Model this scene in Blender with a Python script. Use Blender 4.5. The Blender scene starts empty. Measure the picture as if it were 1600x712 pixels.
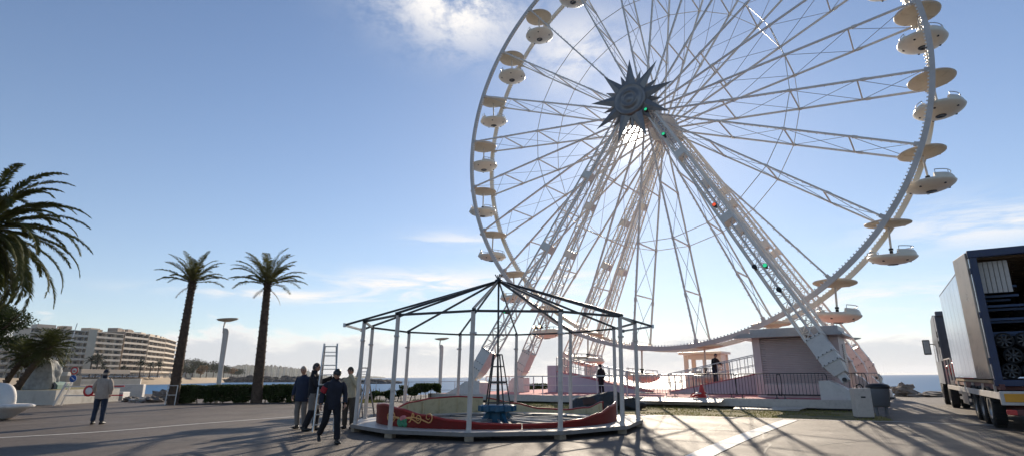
import bpy, bmesh, math, random
from mathutils import Vector, Matrix, noise as mnoise
R_ = math.radians
random.seed(7)
sc = bpy.context.scene
col = sc.collection
PI = math.pi
Z = Vector((0, 0, 1))

# ------------------------------------------------------------------ camera
F = 880.74 / 1600.0
PITCH, ROLL, CAMH = 0.25728, -0.0059, 1.45
cam = bpy.data.cameras.new('camera')
cam.sensor_width = 36.0
cam.lens = F * 36.0
cam.clip_start = 0.1
cam.clip_end = 30000
co = bpy.data.objects.new('camera', cam)
col.objects.link(co)
co.matrix_world = (Matrix.Translation((0, 0, CAMH)) @ Matrix.Rotation(PI / 2 + PITCH, 4, 'X')
                   @ Matrix.Rotation(ROLL, 4, 'Z'))
sc.camera = co


def ray(x, y):
    dx, dy = x - 800.0, y - 356.0
    cr, sr = math.cos(ROLL), math.sin(ROLL)
    c, s = math.cos(PITCH), math.sin(PITCH)
    a, b = (dx * cr + dy * sr) / 880.74, -(-dx * sr + dy * cr) / 880.74
    return Vector((a, c - b * s, s + b * c))


def gp(x, y, z=0.0):
    d = ray(x, y)
    t = (z - CAMH) / d.z
    return Vector((d.x * t, d.y * t, z))


def at(x, y, Y):
    d = ray(x, y)
    t = Y / d.y
    return Vector((d.x * t, Y, d.z * t + CAMH))


# ------------------------------------------------------------------ materials
def nodes_of(m):
    m.use_nodes = True
    nt = m.node_tree
    return nt, nt.nodes, nt.links


def pmat(name, c, rough=.5, metal=0., var=.12, scale=2., bump=0., bscale=None, stretch=(1, 1, 1), spec=.5,
         c2=None, trans=0., dirt=0., emit=None):
    m = bpy.data.materials.new(name)
    nt, N, L = nodes_of(m)
    b = N['Principled BSDF']
    tc = N.new('ShaderNodeTexCoord')
    mp = N.new('ShaderNodeMapping')
    mp.inputs['Scale'].default_value = stretch
    L.new(tc.outputs['Object'], mp.inputs[0])
    n1 = N.new('ShaderNodeTexNoise')
    n1.inputs['Scale'].default_value = scale
    n1.inputs['Detail'].default_value = 8
    n1.inputs['Roughness'].default_value = .65
    L.new(mp.outputs[0], n1.inputs['Vector'])
    cr = N.new('ShaderNodeValToRGB')
    lo = [max(0, v * (1 - var)) for v in (c2 or c)]
    hi = [min(1, v * (1 + var)) for v in c]
    cr.color_ramp.elements[0].position = .32
    cr.color_ramp.elements[1].position = .68
    cr.color_ramp.elements[0].color = (*lo, 1)
    cr.color_ramp.elements[1].color = (*hi, 1)
    L.new(n1.outputs[0], cr.inputs[0])
    last = cr.outputs[0]
    if dirt:
        n3 = N.new('ShaderNodeTexNoise')
        n3.inputs['Scale'].default_value = scale * 2.7
        n3.inputs['Detail'].default_value = 10
        L.new(mp.outputs[0], n3.inputs['Vector'])
        r3 = N.new('ShaderNodeValToRGB')
        r3.color_ramp.elements[0].position = .52
        r3.color_ramp.elements[1].position = .75
        r3.color_ramp.elements[0].color = (0, 0, 0, 1)
        r3.color_ramp.elements[1].color = (dirt, dirt, dirt, 1)
        L.new(n3.outputs[0], r3.inputs[0])
        mx = N.new('ShaderNodeMixRGB')
        mx.inputs[2].default_value = (c[0] * .35 + .02, c[1] * .3 + .015, c[2] * .25 + .01, 1)
        L.new(r3.outputs[0], mx.inputs[0])
        L.new(last, mx.inputs[1])
        last = mx.outputs[0]
    L.new(last, b.inputs['Base Color'])
    b.inputs['Metallic'].default_value = metal
    b.inputs['Specular IOR Level'].default_value = spec
    mr = N.new('ShaderNodeMapRange')
    mr.inputs[3].default_value = max(.03, rough - .1)
    mr.inputs[4].default_value = min(1, rough + .1)
    L.new(n1.outputs[0], mr.inputs[0])
    L.new(mr.outputs[0], b.inputs['Roughness'])
    if bump:
        n2 = N.new('ShaderNodeTexNoise')
        n2.inputs['Scale'].default_value = bscale or scale * 8
        n2.inputs['Detail'].default_value = 6
        L.new(mp.outputs[0], n2.inputs['Vector'])
        bp = N.new('ShaderNodeBump')
        bp.inputs['Strength'].default_value = bump
        bp.inputs['Distance'].default_value = .05
        L.new(n2.outputs[0], bp.inputs['Height'])
        L.new(bp.outputs[0], b.inputs['Normal'])
    if trans:
        out = N['Material Output']
        tr = N.new('ShaderNodeBsdfTranslucent')
        ms = N.new('ShaderNodeMixShader')
        ms.inputs[0].default_value = trans
        L.new(last, tr.inputs[0])
        L.new(b.outputs[0], ms.inputs[1])
        L.new(tr.outputs[0], ms.inputs[2])
        L.new(ms.outputs[0], out.inputs[0])
    if emit:
        b.inputs['Emission Color'].default_value = (*emit[0], 1)
        b.inputs['Emission Strength'].default_value = emit[1]
    return m


M = {}
def mk(k, *a, **kw):
    M[k] = pmat(k, *a, **kw)


mk('white', (.74, .7, .64), .45, var=.06, scale=2.5, dirt=.18)
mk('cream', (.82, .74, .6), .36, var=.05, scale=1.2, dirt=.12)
mk('canopy', (.74, .64, .5), .5, var=.06, scale=1.5, dirt=.12, trans=.3)
mk('cwhite', (.64, .58, .51), .5, var=.08, scale=3.5, dirt=.3)
mk('floorplate', (.58, .53, .46), .45, var=.08, scale=2.5, dirt=.3)
mk('wheelpaint', (.8, .74, .65), .45, var=.06, scale=3, dirt=.2)
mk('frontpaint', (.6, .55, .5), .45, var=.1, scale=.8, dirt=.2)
mk('spokepaint', (.78, .71, .63), .45, var=.1, scale=.8, dirt=.2)
mk('shadelining', (.06, .045, .035), .8, var=.3, scale=2)  # near-black tone stands in for the deep shade inside the lorry box
mk('starmetal', (.24, .23, .22), .4, .5, var=.15, scale=2)
mk('darksteel', (.05, .05, .052), .38, .5, var=.25, scale=3, dirt=.2)
mk('steel', (.42, .43, .45), .38, .8, var=.12, scale=4)
mk('alu', (.4, .39, .38), .3, .9, var=.08, scale=5)
mk('black', (.012, .012, .013), .45, var=.3, scale=6)
mk('rubber', (.018, .018, .018), .8, var=.3, scale=9, bump=.2)
mk('pinkfloor', (.62, .24, .25), .8, spec=.2, var=.18, scale=.9, dirt=.45)
mk('stageedge', (.24, .22, .2), .5, var=.15, scale=3, dirt=.4)
mk('pinkpaint', (.74, .6, .56), .5, var=.08, scale=1)
mk('lilac', (.55, .49, .54), .6, var=.08, scale=1.2, dirt=.1)
mk('red', (.17, .009, .006), .5, spec=.25, var=.18, scale=2, dirt=.35)
mk('redtrim', (.32, .02, .014), .35, var=.12, scale=3)  # inner sheets added to darken the inside of the box by colour
mk('inncream', (.55, .47, .28), .55, var=.12, scale=2, dirt=.4)
mk('gold', (.75, .4, .14), .45, var=.1)
mk('flowergreen', (.05, .25, .13), .5)
mk('flowerpink', (.6, .2, .22), .5)
mk('blueiron', (.015, .1, .18), .45, var=.3, scale=6, dirt=.4)
mk('frameblue', (.02, .035, .09), .4, var=.2, scale=3, dirt=.3)
mk('rackblue', (.015, .05, .13), .45, var=.2, scale=4)
mk('wood', (.3, .19, .09), .6, var=.3, scale=1.5, stretch=(1, 12, 12), bump=.2)
mk('weatherwood', (.35, .28, .2), .75, var=.3, scale=2, stretch=(1, 8, 8), bump=.3)
mk('trailerside', (.44, .49, .57), .2, .9, var=.06, scale=1.2, stretch=(1, .3, .1), dirt=.15)
mk('door', (.4, .33, .27), .3, .55, var=.12, scale=1.5, dirt=.3)
mk('cabgrey', (.1, .105, .12), .4, .2, var=.1, scale=1.5, dirt=.3)
mk('chassis', (.16, .06, .05), .7, var=.3, scale=4, dirt=.5)
mk('yellow', (.75, .33, .02), .4, var=.12)
mk('glassdark', (.02, .024, .03), .08, var=.2, spec=.8)
mk('shutter', (.66, .56, .53), .5, var=.07, scale=1.2, dirt=.1)
mk('boothroof', (.46, .43, .41), .4, var=.1, scale=2, dirt=.2)
mk('plaster', (.62, .58, .5), .85, var=.12, scale=.8, bump=.15, dirt=.4)
mk('concrete', (.42, .39, .35), .9, var=.18, scale=1.2, bump=.2, dirt=.4)
mk('whitestone', (.72, .68, .62), .7, var=.1, scale=1.5, bump=.1, dirt=.3)
mk('carved', (.42, .42, .4), .9, var=.35, scale=1.6, bump=.9, bscale=4, dirt=.5)
mk('rock', (.22, .19, .16), .9, var=.4, scale=2.2, bump=.8, bscale=6)
mk('darkrock', (.05, .055, .06), .8, var=.4, scale=2.5, bump=.8, bscale=6)
mk('greenplastic', (.1, .18, .14), .45, var=.12)
mk('bingrey', (.2, .21, .23), .5, var=.1, dirt=.2)
mk('skin', (.5, .27, .18), .55, var=.1, scale=20)
mk('hair', (.06, .05, .045), .7, var=.3, scale=40)
mk('hairgrey', (.45, .36, .28), .7, var=.2, scale=40)
mk('beige', (.4, .33, .27), .9, var=.12, scale=9, bump=.3)
mk('navy', (.02, .023, .036), .85, var=.25, scale=9, bump=.3)
mk('blue', (.018, .027, .055), .85, var=.2, scale=9, bump=.3)
mk('blackcloth', (.014, .014, .018), .9, var=.3, scale=9, bump=.3)
mk('greytrouser', (.2, .18, .16), .9, var=.18, scale=9, bump=.3)
mk('jeans', (.022, .034, .06), .9, var=.3, scale=12, bump=.3)
mk('creamknit', (.5, .46, .33), .95, var=.12, scale=25, bump=.5)
mk('olive', (.07, .06, .045), .9, var=.2, scale=9, bump=.3)
mk('shoe', (.02, .018, .016), .5, var=.3)
mk('redcloth', (.35, .02, .03), .8, var=.2)
mk('redplastic', (.62, .05, .04), .4, var=.12, scale=4)
mk('signred', (.6, .03, .04), .4, var=.06)
mk('signwhite', (.8, .8, .78), .4, var=.04)
mk('signblue', (.03, .13, .5), .4, var=.06)
mk('bulb', (.85, .84, .8), .3, var=.05)
mk('lineswhite', (.74, .72, .68), .7, var=.12, scale=3, dirt=.55)
mk('palmtrunk', (.09, .06, .04), .95, var=.4, scale=5, bump=.8, bscale=9)
mk('frond', (.11, .11, .035), .7, spec=.12, var=.4, scale=1.2, trans=.35)
mk('frondbig', (.07, .08, .022), .7, spec=.15, var=.4, scale=1., trans=.28)
mk('deadfrond', (.2, .13, .06), .8, var=.3, scale=2, trans=.25)
mk('leaf', (.045, .065, .018), .7, spec=.15, var=.45, scale=1.6, trans=.25)
mk('leafpine', (.045, .065, .02), .7, spec=.15, var=.4, scale=1., trans=.15)
mk('bark', (.12, .09, .065), .95, var=.35, scale=4, bump=.7)
mk('farleaf', (.05, .06, .03), .8, spec=.1, var=.4, scale=.12, trans=.1)
mk('autumn', (.2, .11, .035), .8, var=.3, scale=.3, trans=.15)
mk('grassy', (.26, .21, .09), .95, var=.35, scale=1.1, bump=.6, bscale=30, c2=(.15, .15, .05), dirt=.5)
mk('blade', (.24, .23, .07), .8, spec=.1, var=.4, scale=.8, trans=.25)
mk('bwhite', (.58, .48, .37), .7, var=.06, scale=.2)
mk('bbeige', (.55, .45, .33), .8, var=.08, scale=.2)
mk('bbrown', (.34, .27, .21), .8, var=.1, scale=.2)
mk('bglass', (.13, .12, .115), .3, var=.3, scale=.4)
mk('awning', (.4, .25, .16), .8, var=.2, scale=.4)
mk('sand', (.42, .33, .23), .95, var=.1, scale=.08)
mk('hill', (.05, .06, .045), .95, var=.4, scale=.012)
mk('breakrock', (.06, .055, .05), .9, var=.4, scale=.3, bump=1, bscale=.6)
mk('carpaint', (.3, .31, .33), .3, .4, var=.3, scale=.3)
mk('teal', (.03, .22, .26), .6)
mk('greenlens', (.02, .3, .14), .2, emit=((.05, .9, .4), .6))
mk('redlens', (.4, .03, .02), .2, emit=((.9, .12, .05), .8))
mk('warmlens', (.9, .8, .6), .2, emit=((1., .72, .4), 6.))
mk('tarp', (.03, .03, .032), .45, var=.3, scale=4, bump=.6, bscale=7)
mk('plaque', (.14, .075, .05), .4, .5)
mk('lampsh', (.62, .55, .44), .5, var=.05, trans=.15)


# ------------------------------------------------------------------ mesh builder
class MB:
    def __init__(s):
        s.v, s.f, s.mi, s.sm = [], [], [], []

    def add(s, vs, fs, m=0, smooth=False):
        o = len(s.v)
        s.v += [tuple(v) for v in vs]
        for f in fs:
            s.f.append(tuple(i + o for i in f))
            s.mi.append(m)
            s.sm.append(smooth)

    def box(s, c, d, m=0, rot=None):
        c = Vector(c)
        vs = []
        for x in (-.5, .5):
            for y in (-.5, .5):
                for z in (-.5, .5):
                    p = Vector((x * d[0], y * d[1], z * d[2]))
                    if rot is not None:
                        p = rot @ p
                    vs.append(c + p)
        s.add(vs, [(0, 1, 3, 2), (4, 6, 7, 5), (0, 4, 5, 1), (2, 3, 7, 6), (0, 2, 6, 4), (1, 5, 7, 3)], m)
        return s

    def bbox(s, c, d, r=.02, m=0, rot=None):
        """box with chamfered vertical and horizontal edges"""
        bm = bmesh.new()
        bmesh.ops.create_cube(bm, size=1)
        bmesh.ops.scale(bm, vec=d, verts=bm.verts)
        bmesh.ops.bevel(bm, geom=bm.edges[:], offset=min(r, .45 * min(d)), segments=2, affect='EDGES', profile=.6)
        c = Vector(c)
        s.add([c + (rot @ v.co if rot is not None else v.co) for v in bm.verts],
              [[v.index for v in f.verts] for f in bm.faces] if not bm.verts.index_update() else [], m)
        bm.free()
        return s

    def bar(s, a, b, w, h=None, m=0, up=Z):
        a, b = Vector(a), Vector(b)
        d = b - a
        L = d.length
        if L < 1e-6:
            return s
        y = d / L
        x = y.cross(Vector(up))
        if x.length < 1e-4:
            x = y.cross(Vector((1, 0, 0)))
        x.normalize()
        z = x.cross(y)
        rot = Matrix((x, y, z)).transposed()
        s.box((a + b) / 2, (w, L, h or w), m, rot)
        return s

    def tube(s, pts, r, n=8, m=0, cap=True, smooth=True, sx=1., ref=None):
        pts = [Vector(p) for p in pts]
        k = len(pts)
        if not hasattr(r, '__len__'):
            r = [r] * k
        vs, fs = [], []
        prev = None
        for i, p in enumerate(pts):
            t = (pts[min(i + 1, k - 1)] - pts[max(i - 1, 0)])
            t.normalize()
            if prev is None:
                x = Vector(ref) if ref is not None else (Vector((1, 0, 0)) if abs(t.x) < .9 else Vector((0, 1, 0)))
            else:
                x = prev
            x = (x - t * x.dot(t)).normalized()
            prev = x
            y = t.cross(x)
            ri = r[i]
            ra, rb = ri if hasattr(ri, '__len__') else (ri * sx, ri)
            for j in range(n):
                a = 2 * PI * j / n
                vs.append(p + x * (math.cos(a) * ra) + y * (math.sin(a) * rb))
        for i in range(k - 1):
            for j in range(n):
                j2 = (j + 1) % n
                fs.append((i * n + j, i * n + j2, (i + 1) * n + j2, (i + 1) * n + j))
        s.add(vs, fs, m, smooth)
        if cap:
            s.add(vs[:n], [tuple(range(n - 1, -1, -1))], m)
            s.add(vs[-n:], [tuple(range(n))], m)
        return s

    def lathe(s, prof, n=24, m=0, c=(0, 0, 0), a0=0., a1=2 * PI, sx=1., sy=1., smooth=True):
        c = Vector(c)
        full = abs(a1 - a0 - 2 * PI) < 1e-6
        na = n if full else n + 1
        vs = []
        for r, z in prof:
            for j in range(na):
                a = a0 + (a1 - a0) * j / n
                vs.append(c + Vector((r * math.cos(a) * sx, r * math.sin(a) * sy, z)))
        fs = []
        for i in range(len(prof) - 1):
            for j in range(n):
                j2 = (j + 1) % na
                fs.append((i * na + j, i * na + j2, (i + 1) * na + j2, (i + 1) * na + j))
        s.add(vs, fs, m, smooth)
        return s

    def prism(s, poly, O, U, V, W, m=0):
        O, U, V, W = Vector(O), Vector(U), Vector(V), Vector(W)
        a = [O + U * x + V * y for x, y in poly]
        b = [p + W for p in a]
        n = len(poly)
        fs = [tuple(range(n)), tuple(range(2 * n - 1, n - 1, -1))]
        for i in range(n):
            j = (i + 1) % n
            fs.append((i, i + n, j + n, j))
        s.add(a + b, fs, m)
        return s

    def quad(s, a, b, c, d, m=0):
        s.add([a, b, c, d], [(0, 1, 2, 3)], m)
        return s

    def ball(s, c, r, m=0, n=10, jit=0., seed=0):
        bm = bmesh.new()
        bmesh.ops.create_uvsphere(bm, u_segments=n * 2, v_segments=n, radius=1)
        bm.verts.index_update()
        rr = r if hasattr(r, '__len__') else (r, r, r)
        c = Vector(c)
        vs = []
        for v in bm.verts:
            q = v.co.copy()
            if jit:
                q *= 1 + jit * mnoise.noise(q * 1.7 + Vector((seed, seed * 2.3, 0))) + jit * .5 * mnoise.noise(q * 4 + Vector((seed, 0, 0)))
            vs.append(c + Vector((q.x * rr[0], q.y * rr[1], q.z * rr[2])))
        s.add(vs, [[v.index for v in f.verts] for f in bm.faces], m, True)
        bm.free()
        return s

    def build(s, name, mats, parent=None, loc=None, rotz=0., kind=None):
        me = bpy.data.meshes.new(name)
        me.from_pydata(s.v, [], s.f)
        if not isinstance(mats, (list, tuple)):
            mats = [mats]
        for k in mats:
            me.materials.append(M[k] if isinstance(k, str) else k)
        me.polygons.foreach_set('material_index', s.mi)
        me.polygons.foreach_set('use_smooth', s.sm)
        me.update()
        bm = bmesh.new()
        bm.from_mesh(me)
        bmesh.ops.recalc_face_normals(bm, faces=bm.faces)
        bm.to_mesh(me)
        bm.free()
        o = bpy.data.objects.new(name, me)
        col.objects.link(o)
        if parent is not None:
            o.parent = parent
        if loc is not None:
            o.location = loc
        if rotz:
            o.rotation_euler.z = rotz
        if kind:
            o['kind'] = kind
        return o


def tag(o, label, cat, group=None, kind=None):
    o['label'] = label
    o['category'] = cat
    if group:
        o['group'] = group
    if kind:
        o['kind'] = kind
    return o


def empty(name, loc=(0, 0, 0), rz=0., label=None, cat=None, group=None):
    o = bpy.data.objects.new(name, None)
    o.empty_display_size = .3
    col.objects.link(o)
    o.location = loc
    o.rotation_euler = (0, 0, rz)
    if label:
        tag(o, label, cat, group)
    return o


def copy_tree(o, parent=None):
    c = o.copy()
    col.objects.link(c)
    if parent is not None:
        c.parent = parent
    for ch in list(o.children):
        copy_tree(ch, c)
    return c


def place(o, loc, rz=0., label=None, scale=None):
    o.location = loc
    o.rotation_euler = (0, 0, rz)
    if label:
        o['label'] = label
    if scale:
        o.scale = (scale, scale, scale) if not hasattr(scale, '__len__') else scale
    return o


def rnd(a, b):
    return random.uniform(a, b)


def spline(pts, n):
    """Catmull-Rom through the points"""
    pts = [Vector(p) for p in pts]
    out = []
    for i in range(len(pts) - 1):
        p0, p1, p2, p3 = pts[max(i - 1, 0)], pts[i], pts[i + 1], pts[min(i + 2, len(pts) - 1)]
        for k in range(n):
            t = k / n
            out.append(.5 * ((2 * p1) + (p2 - p0) * t + (2 * p0 - 5 * p1 + 4 * p2 - p3) * t * t + (3 * p1 - p0 - 3 * p2 + p3) * t ** 3))
    out.append(pts[-1])
    return out


def truss(mb, p0, p1, w, ch, br, cell, m=0, up=Z, w1=None):
    """square lattice girder with four chords and zigzag bracing on its four faces"""
    p0, p1 = Vector(p0), Vector(p1)
    d = (p1 - p0)
    L = d.length
    y = d / L
    x = y.cross(Vector(up)).normalized()
    z = x.cross(y)
    n = max(2, int(L / cell))
    w1 = w1 or w
    crn = [(-1, -1), (1, -1), (1, 1), (-1, 1)]
    pt = lambda i, k: p0 + d * (i / n) + (x * crn[k][0] + z * crn[k][1]) * ((w + (w1 - w) * i / n) / 2)
    for k in range(4):
        mb.bar(pt(0, k), pt(n, k), ch, ch, m, z)
    for i in range(n):
        for k in range(4):
            k2 = (k + 1) % 4
            if (i + k) % 2:
                mb.bar(pt(i, k), pt(i + 1, k2), br, br, m, z)
            else:
                mb.bar(pt(i, k2), pt(i + 1, k), br, br, m, z)
            mb.bar(pt(i, k), pt(i, k2), br * .8, br * .8, m, z)
    return x, y, z
# ------------------------------------------------------------------ world and sun
SAZ, SEL = R_(13.05), R_(23.53)
SD = Vector((math.sin(SAZ) * math.cos(SEL), math.cos(SAZ) * math.cos(SEL), math.sin(SEL)))


def make_world():
    w = bpy.data.worlds.new('World')
    sc.world = w
    w.use_nodes = True
    nt = w.node_tree
    N, L = nt.nodes, nt.links
    N.clear()

    def nd(t, **kw):
        n = N.new(t)
        for k, v in kw.items():
            setattr(n, k, v)
        return n

    def mth(op, a, b=None, c=None, clamp=False):
        n = nd('ShaderNodeMath', operation=op, use_clamp=clamp)
        for i, v in enumerate((a, b, c)):
            if v is None:
                continue
            if isinstance(v, (int, float)):
                n.inputs[i].default_value = v
            else:
                L.new(v, n.inputs[i])
        return n.outputs[0]

    def sstep(v, a, b):
        n = nd('ShaderNodeMapRange', interpolation_type='SMOOTHSTEP')
        L.new(v, n.inputs[0])
        n.inputs[1].default_value = a
        n.inputs[2].default_value = b
        return n.outputs[0]
    tc = nd('ShaderNodeTexCoord')
    d = tc.outputs['Generated']
    sky = nd('ShaderNodeTexSky', sky_type='NISHITA')
    sky.sun_disc = False
    sky.sun_elevation = SEL
    sky.sun_rotation = SAZ
    sky.air_density = 1.0
    sky.dust_density = SKY_DUST
    sky.ozone_density = 2.0
    sep = nd('ShaderNodeSeparateXYZ')
    L.new(d, sep.inputs[0])
    el = mth('ARCSINE', sep.outputs[2])
    az = mth('ARCTAN2', sep.outputs[0], sep.outputs[1])
    # --- cloud layers, all in world directions
    cv = nd('ShaderNodeCombineXYZ')
    zz = mth('ADD', mth('MAXIMUM', sep.outputs[2], 0.0), .12)
    L.new(mth('DIVIDE', sep.outputs[0], zz), cv.inputs[0])
    L.new(mth('DIVIDE', sep.outputs[1], zz), cv.inputs[1])

    def noise(vec, scale, detail=9, rough=.6, dist=0., stretch=(1, 1, 1), off=(0, 0, 0)):
        mp = nd('ShaderNodeMapping')
        mp.inputs['Scale'].default_value = stretch
        mp.inputs['Location'].default_value = off
        L.new(vec, mp.inputs[0])
        n = nd('ShaderNodeTexNoise')
        n.inputs['Scale'].default_value = scale
        n.inputs['Detail'].default_value = detail
        n.inputs['Roughness'].default_value = rough
        n.inputs['Distortion'].default_value = dist
        L.new(mp.outputs[0], n.inputs['Vector'])
        return n.outputs[0]
    hv = nd('ShaderNodeCombineXYZ')
    L.new(az, hv.inputs[0])
    L.new(el, hv.inputs[1])
    hvo = hv.outputs[0]

    def blob(px, py, ra, re):
        """soft window round the direction of one cloud"""
        q = ray(px, py).normalized()
        a0, e0 = math.atan2(q.x, q.y), math.asin(q.z)
        u = mth('DIVIDE', mth('SUBTRACT', az, a0), ra)
        v = mth('DIVIDE', mth('SUBTRACT', el, e0), re)
        r2 = mth('ADD', mth('MULTIPLY', u, u), mth('MULTIPLY', v, v))
        return mth('POWER', 2.718, mth('MULTIPLY', r2, -1.0))
    # cumulus bank low over the sea
    nb = noise(hvo, 5.5, 10, .6, .3, (1.0, 3.0, 1), (3.1, .7, 0))
    nb2 = noise(hvo, 16.0, 8, .6, .1, (1.0, 2.6, 1), (1.1, 4.7, 0))
    nbb = mth('ADD', mth('MULTIPLY', nb, .72), mth('MULTIPLY', nb2, .28))
    topv = mth('ADD', mth('MULTIPLY', noise(hvo, 2.2, 5, .6, 0, (1, .05, 1), (7, 0, 0)), .1), .035)
    h = mth('DIVIDE', el, topv)                       # 0 horizon .. 1 top of the bank
    bank = mth('MULTIPLY', sstep(mth('SUBTRACT', mth('ADD', nbb, mth('MULTIPLY', mth('SUBTRACT', 1.0, h), .30)), .52), 0.0, .12),
               sstep(el, -.01, .006))
    bank = mth('MULTIPLY', bank, .9, clamp=True)
    bank_edge = mth('SUBTRACT', 1.0, sstep(mth('SUBTRACT', mth('ADD', nbb, mth('MULTIPLY', mth('SUBTRACT', 1.0, h), .30)), .52), 0.02, .20))
    # wisps
    nw = noise(cv.outputs[0], 1.1, 12, .62, .7, (1, 1, 1), (.3, 2.2, 0))
    nw2 = noise(hvo, 7.0, 10, .62, .6, (1.0, 5.5, 1), (9, 3, 0))
    nw3 = noise(hvo, 7.5, 12, .68, .25, (1.0, 1.9, 1), (4.3, 1.2, 0))
    w1 = mth('MULTIPLY', mth('ADD', mth('ADD', blob(730, 16, .105, .065), mth('MULTIPLY', blob(905, 80, .10, .06), .9)), mth('MULTIPLY', blob(660, -30, .12, .07), .9)),
             sstep(nw3, .33, .6))
    w2 = mth('MULTIPLY', mth('ADD', mth('ADD', blob(660, 445, .14, .022), mth('MULTIPLY', blob(440, 462, .16, .009), .8)),
                             mth('ADD', mth('ADD', mth('MULTIPLY', blob(1560, 345, .13, .03), .7), mth('MULTIPLY', blob(720, 375, .09, .014), .5)),
                                 mth('ADD', mth('MULTIPLY', blob(1360, 465, .2, .02), .6), mth('MULTIPLY', blob(870, 440, .12, .03), .6)))),
             sstep(nw2, .38, .62))
    wisps = mth('MULTIPLY', mth('ADD', w1, mth('MULTIPLY', w2, 1.5)), .85, clamp=True)
    # --- glow round the sun
    dt = nd('ShaderNodeVectorMath', operation='DOT_PRODUCT')
    L.new(d, dt.inputs[0])
    dt.inputs[1].default_value = SD
    ang = mth('ARCCOSINE', mth('MINIMUM', dt.outputs['Value'], .9999999))
    near = mth('POWER', 2.718, mth('MULTIPLY', ang, -6.5))
    # --- colours (in the sky texture's own units)
    def rgb(c):
        n = nd('ShaderNodeRGB')
        n.outputs[0].default_value = (*c, 1)
        return n.outputs[0]

    def mix(f, a, b, bt='MIX'):
        n = nd('ShaderNodeMixRGB', blend_type=bt)
        if isinstance(f, (int, float)):
            n.inputs[0].default_value = f
        else:
            L.new(f, n.inputs[0])
        L.new(a, n.inputs[1])
        L.new(b, n.inputs[2])
        return n.outputs[0]
    K = CLOUD_K
    tint = mix(1.0, sky.outputs[0], rgb(SKY_TINT), 'MULTIPLY')
    # milky layer of thin high cloud that lightens the sky towards the sun and the horizon
    milk = mth('ADD', mth('MULTIPLY', near, MILK_N), mth('MULTIPLY', mth('POWER', 2.718, mth('MULTIPLY', el, -4.2)), .5), clamp=True)
    base = mix(mth('MULTIPLY', milk, .85), tint, rgb((.80 * K, .88 * K, 1.0 * K)))
    lit = mix(bank_edge, rgb((.84 * K, .87 * K, .93 * K)), rgb((1.32 * K, 1.27 * K, 1.22 * K)))
    c1 = mix(bank, base, lit)
    c2 = mix(wisps, c1, rgb((1.25 * K, 1.22 * K, 1.2 * K)))
    g1 = mth('MULTIPLY', mth('POWER', 2.718, mth('MULTIPLY', ang, -9.)), .13 * K)
    g2 = mth('MULTIPLY', mth('POWER', 2.718, mth('MULTIPLY', ang, -45.)), 2.6 * K)
    core = mth('MULTIPLY', mth('SUBTRACT', 1.0, sstep(ang, .010, .021)), 24.0 * K)
    glow = mth('ADD', mth('ADD', g1, g2), core)
    gcol = nd('ShaderNodeVectorMath', operation='SCALE')
    gcol.inputs[0].default_value = (1.0, .95, .86)
    L.new(glow, gcol.inputs['Scale'])
    fin = mix(1.0, c2, gcol.outputs[0], 'ADD')
    bg = nd('ShaderNodeBackground')
    bg.inputs['Strength'].default_value = SKY_STR
    L.new(fin, bg.inputs[0])
    out = nd('ShaderNodeOutputWorld')
    L.new(bg.outputs[0], out.inputs[0])


SKY_STR, SKY_DUST, CLOUD_K, MILK_N = .1, .12, 7.3, .34
SKY_TINT = (1.0, 1.02, 1.1)
make_world()
sl = bpy.data.lights.new('sun', 'SUN')
sl.energy = 5.0
sl.angle = R_(.4)
sl.color = (1, .86, .68)
so = bpy.data.objects.new('sun', sl)
col.objects.link(so)
so.rotation_euler = (-SD).to_track_quat('-Z', 'Y').to_euler()
so.location = SD * 100
vs_ = sc.view_settings
vs_.view_transform = 'Standard'
vs_.look = 'None'
vs_.exposure = 0.15
vs_.gamma = 1.0
DOOR_DEG = 7; HAZE=0.00008
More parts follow.
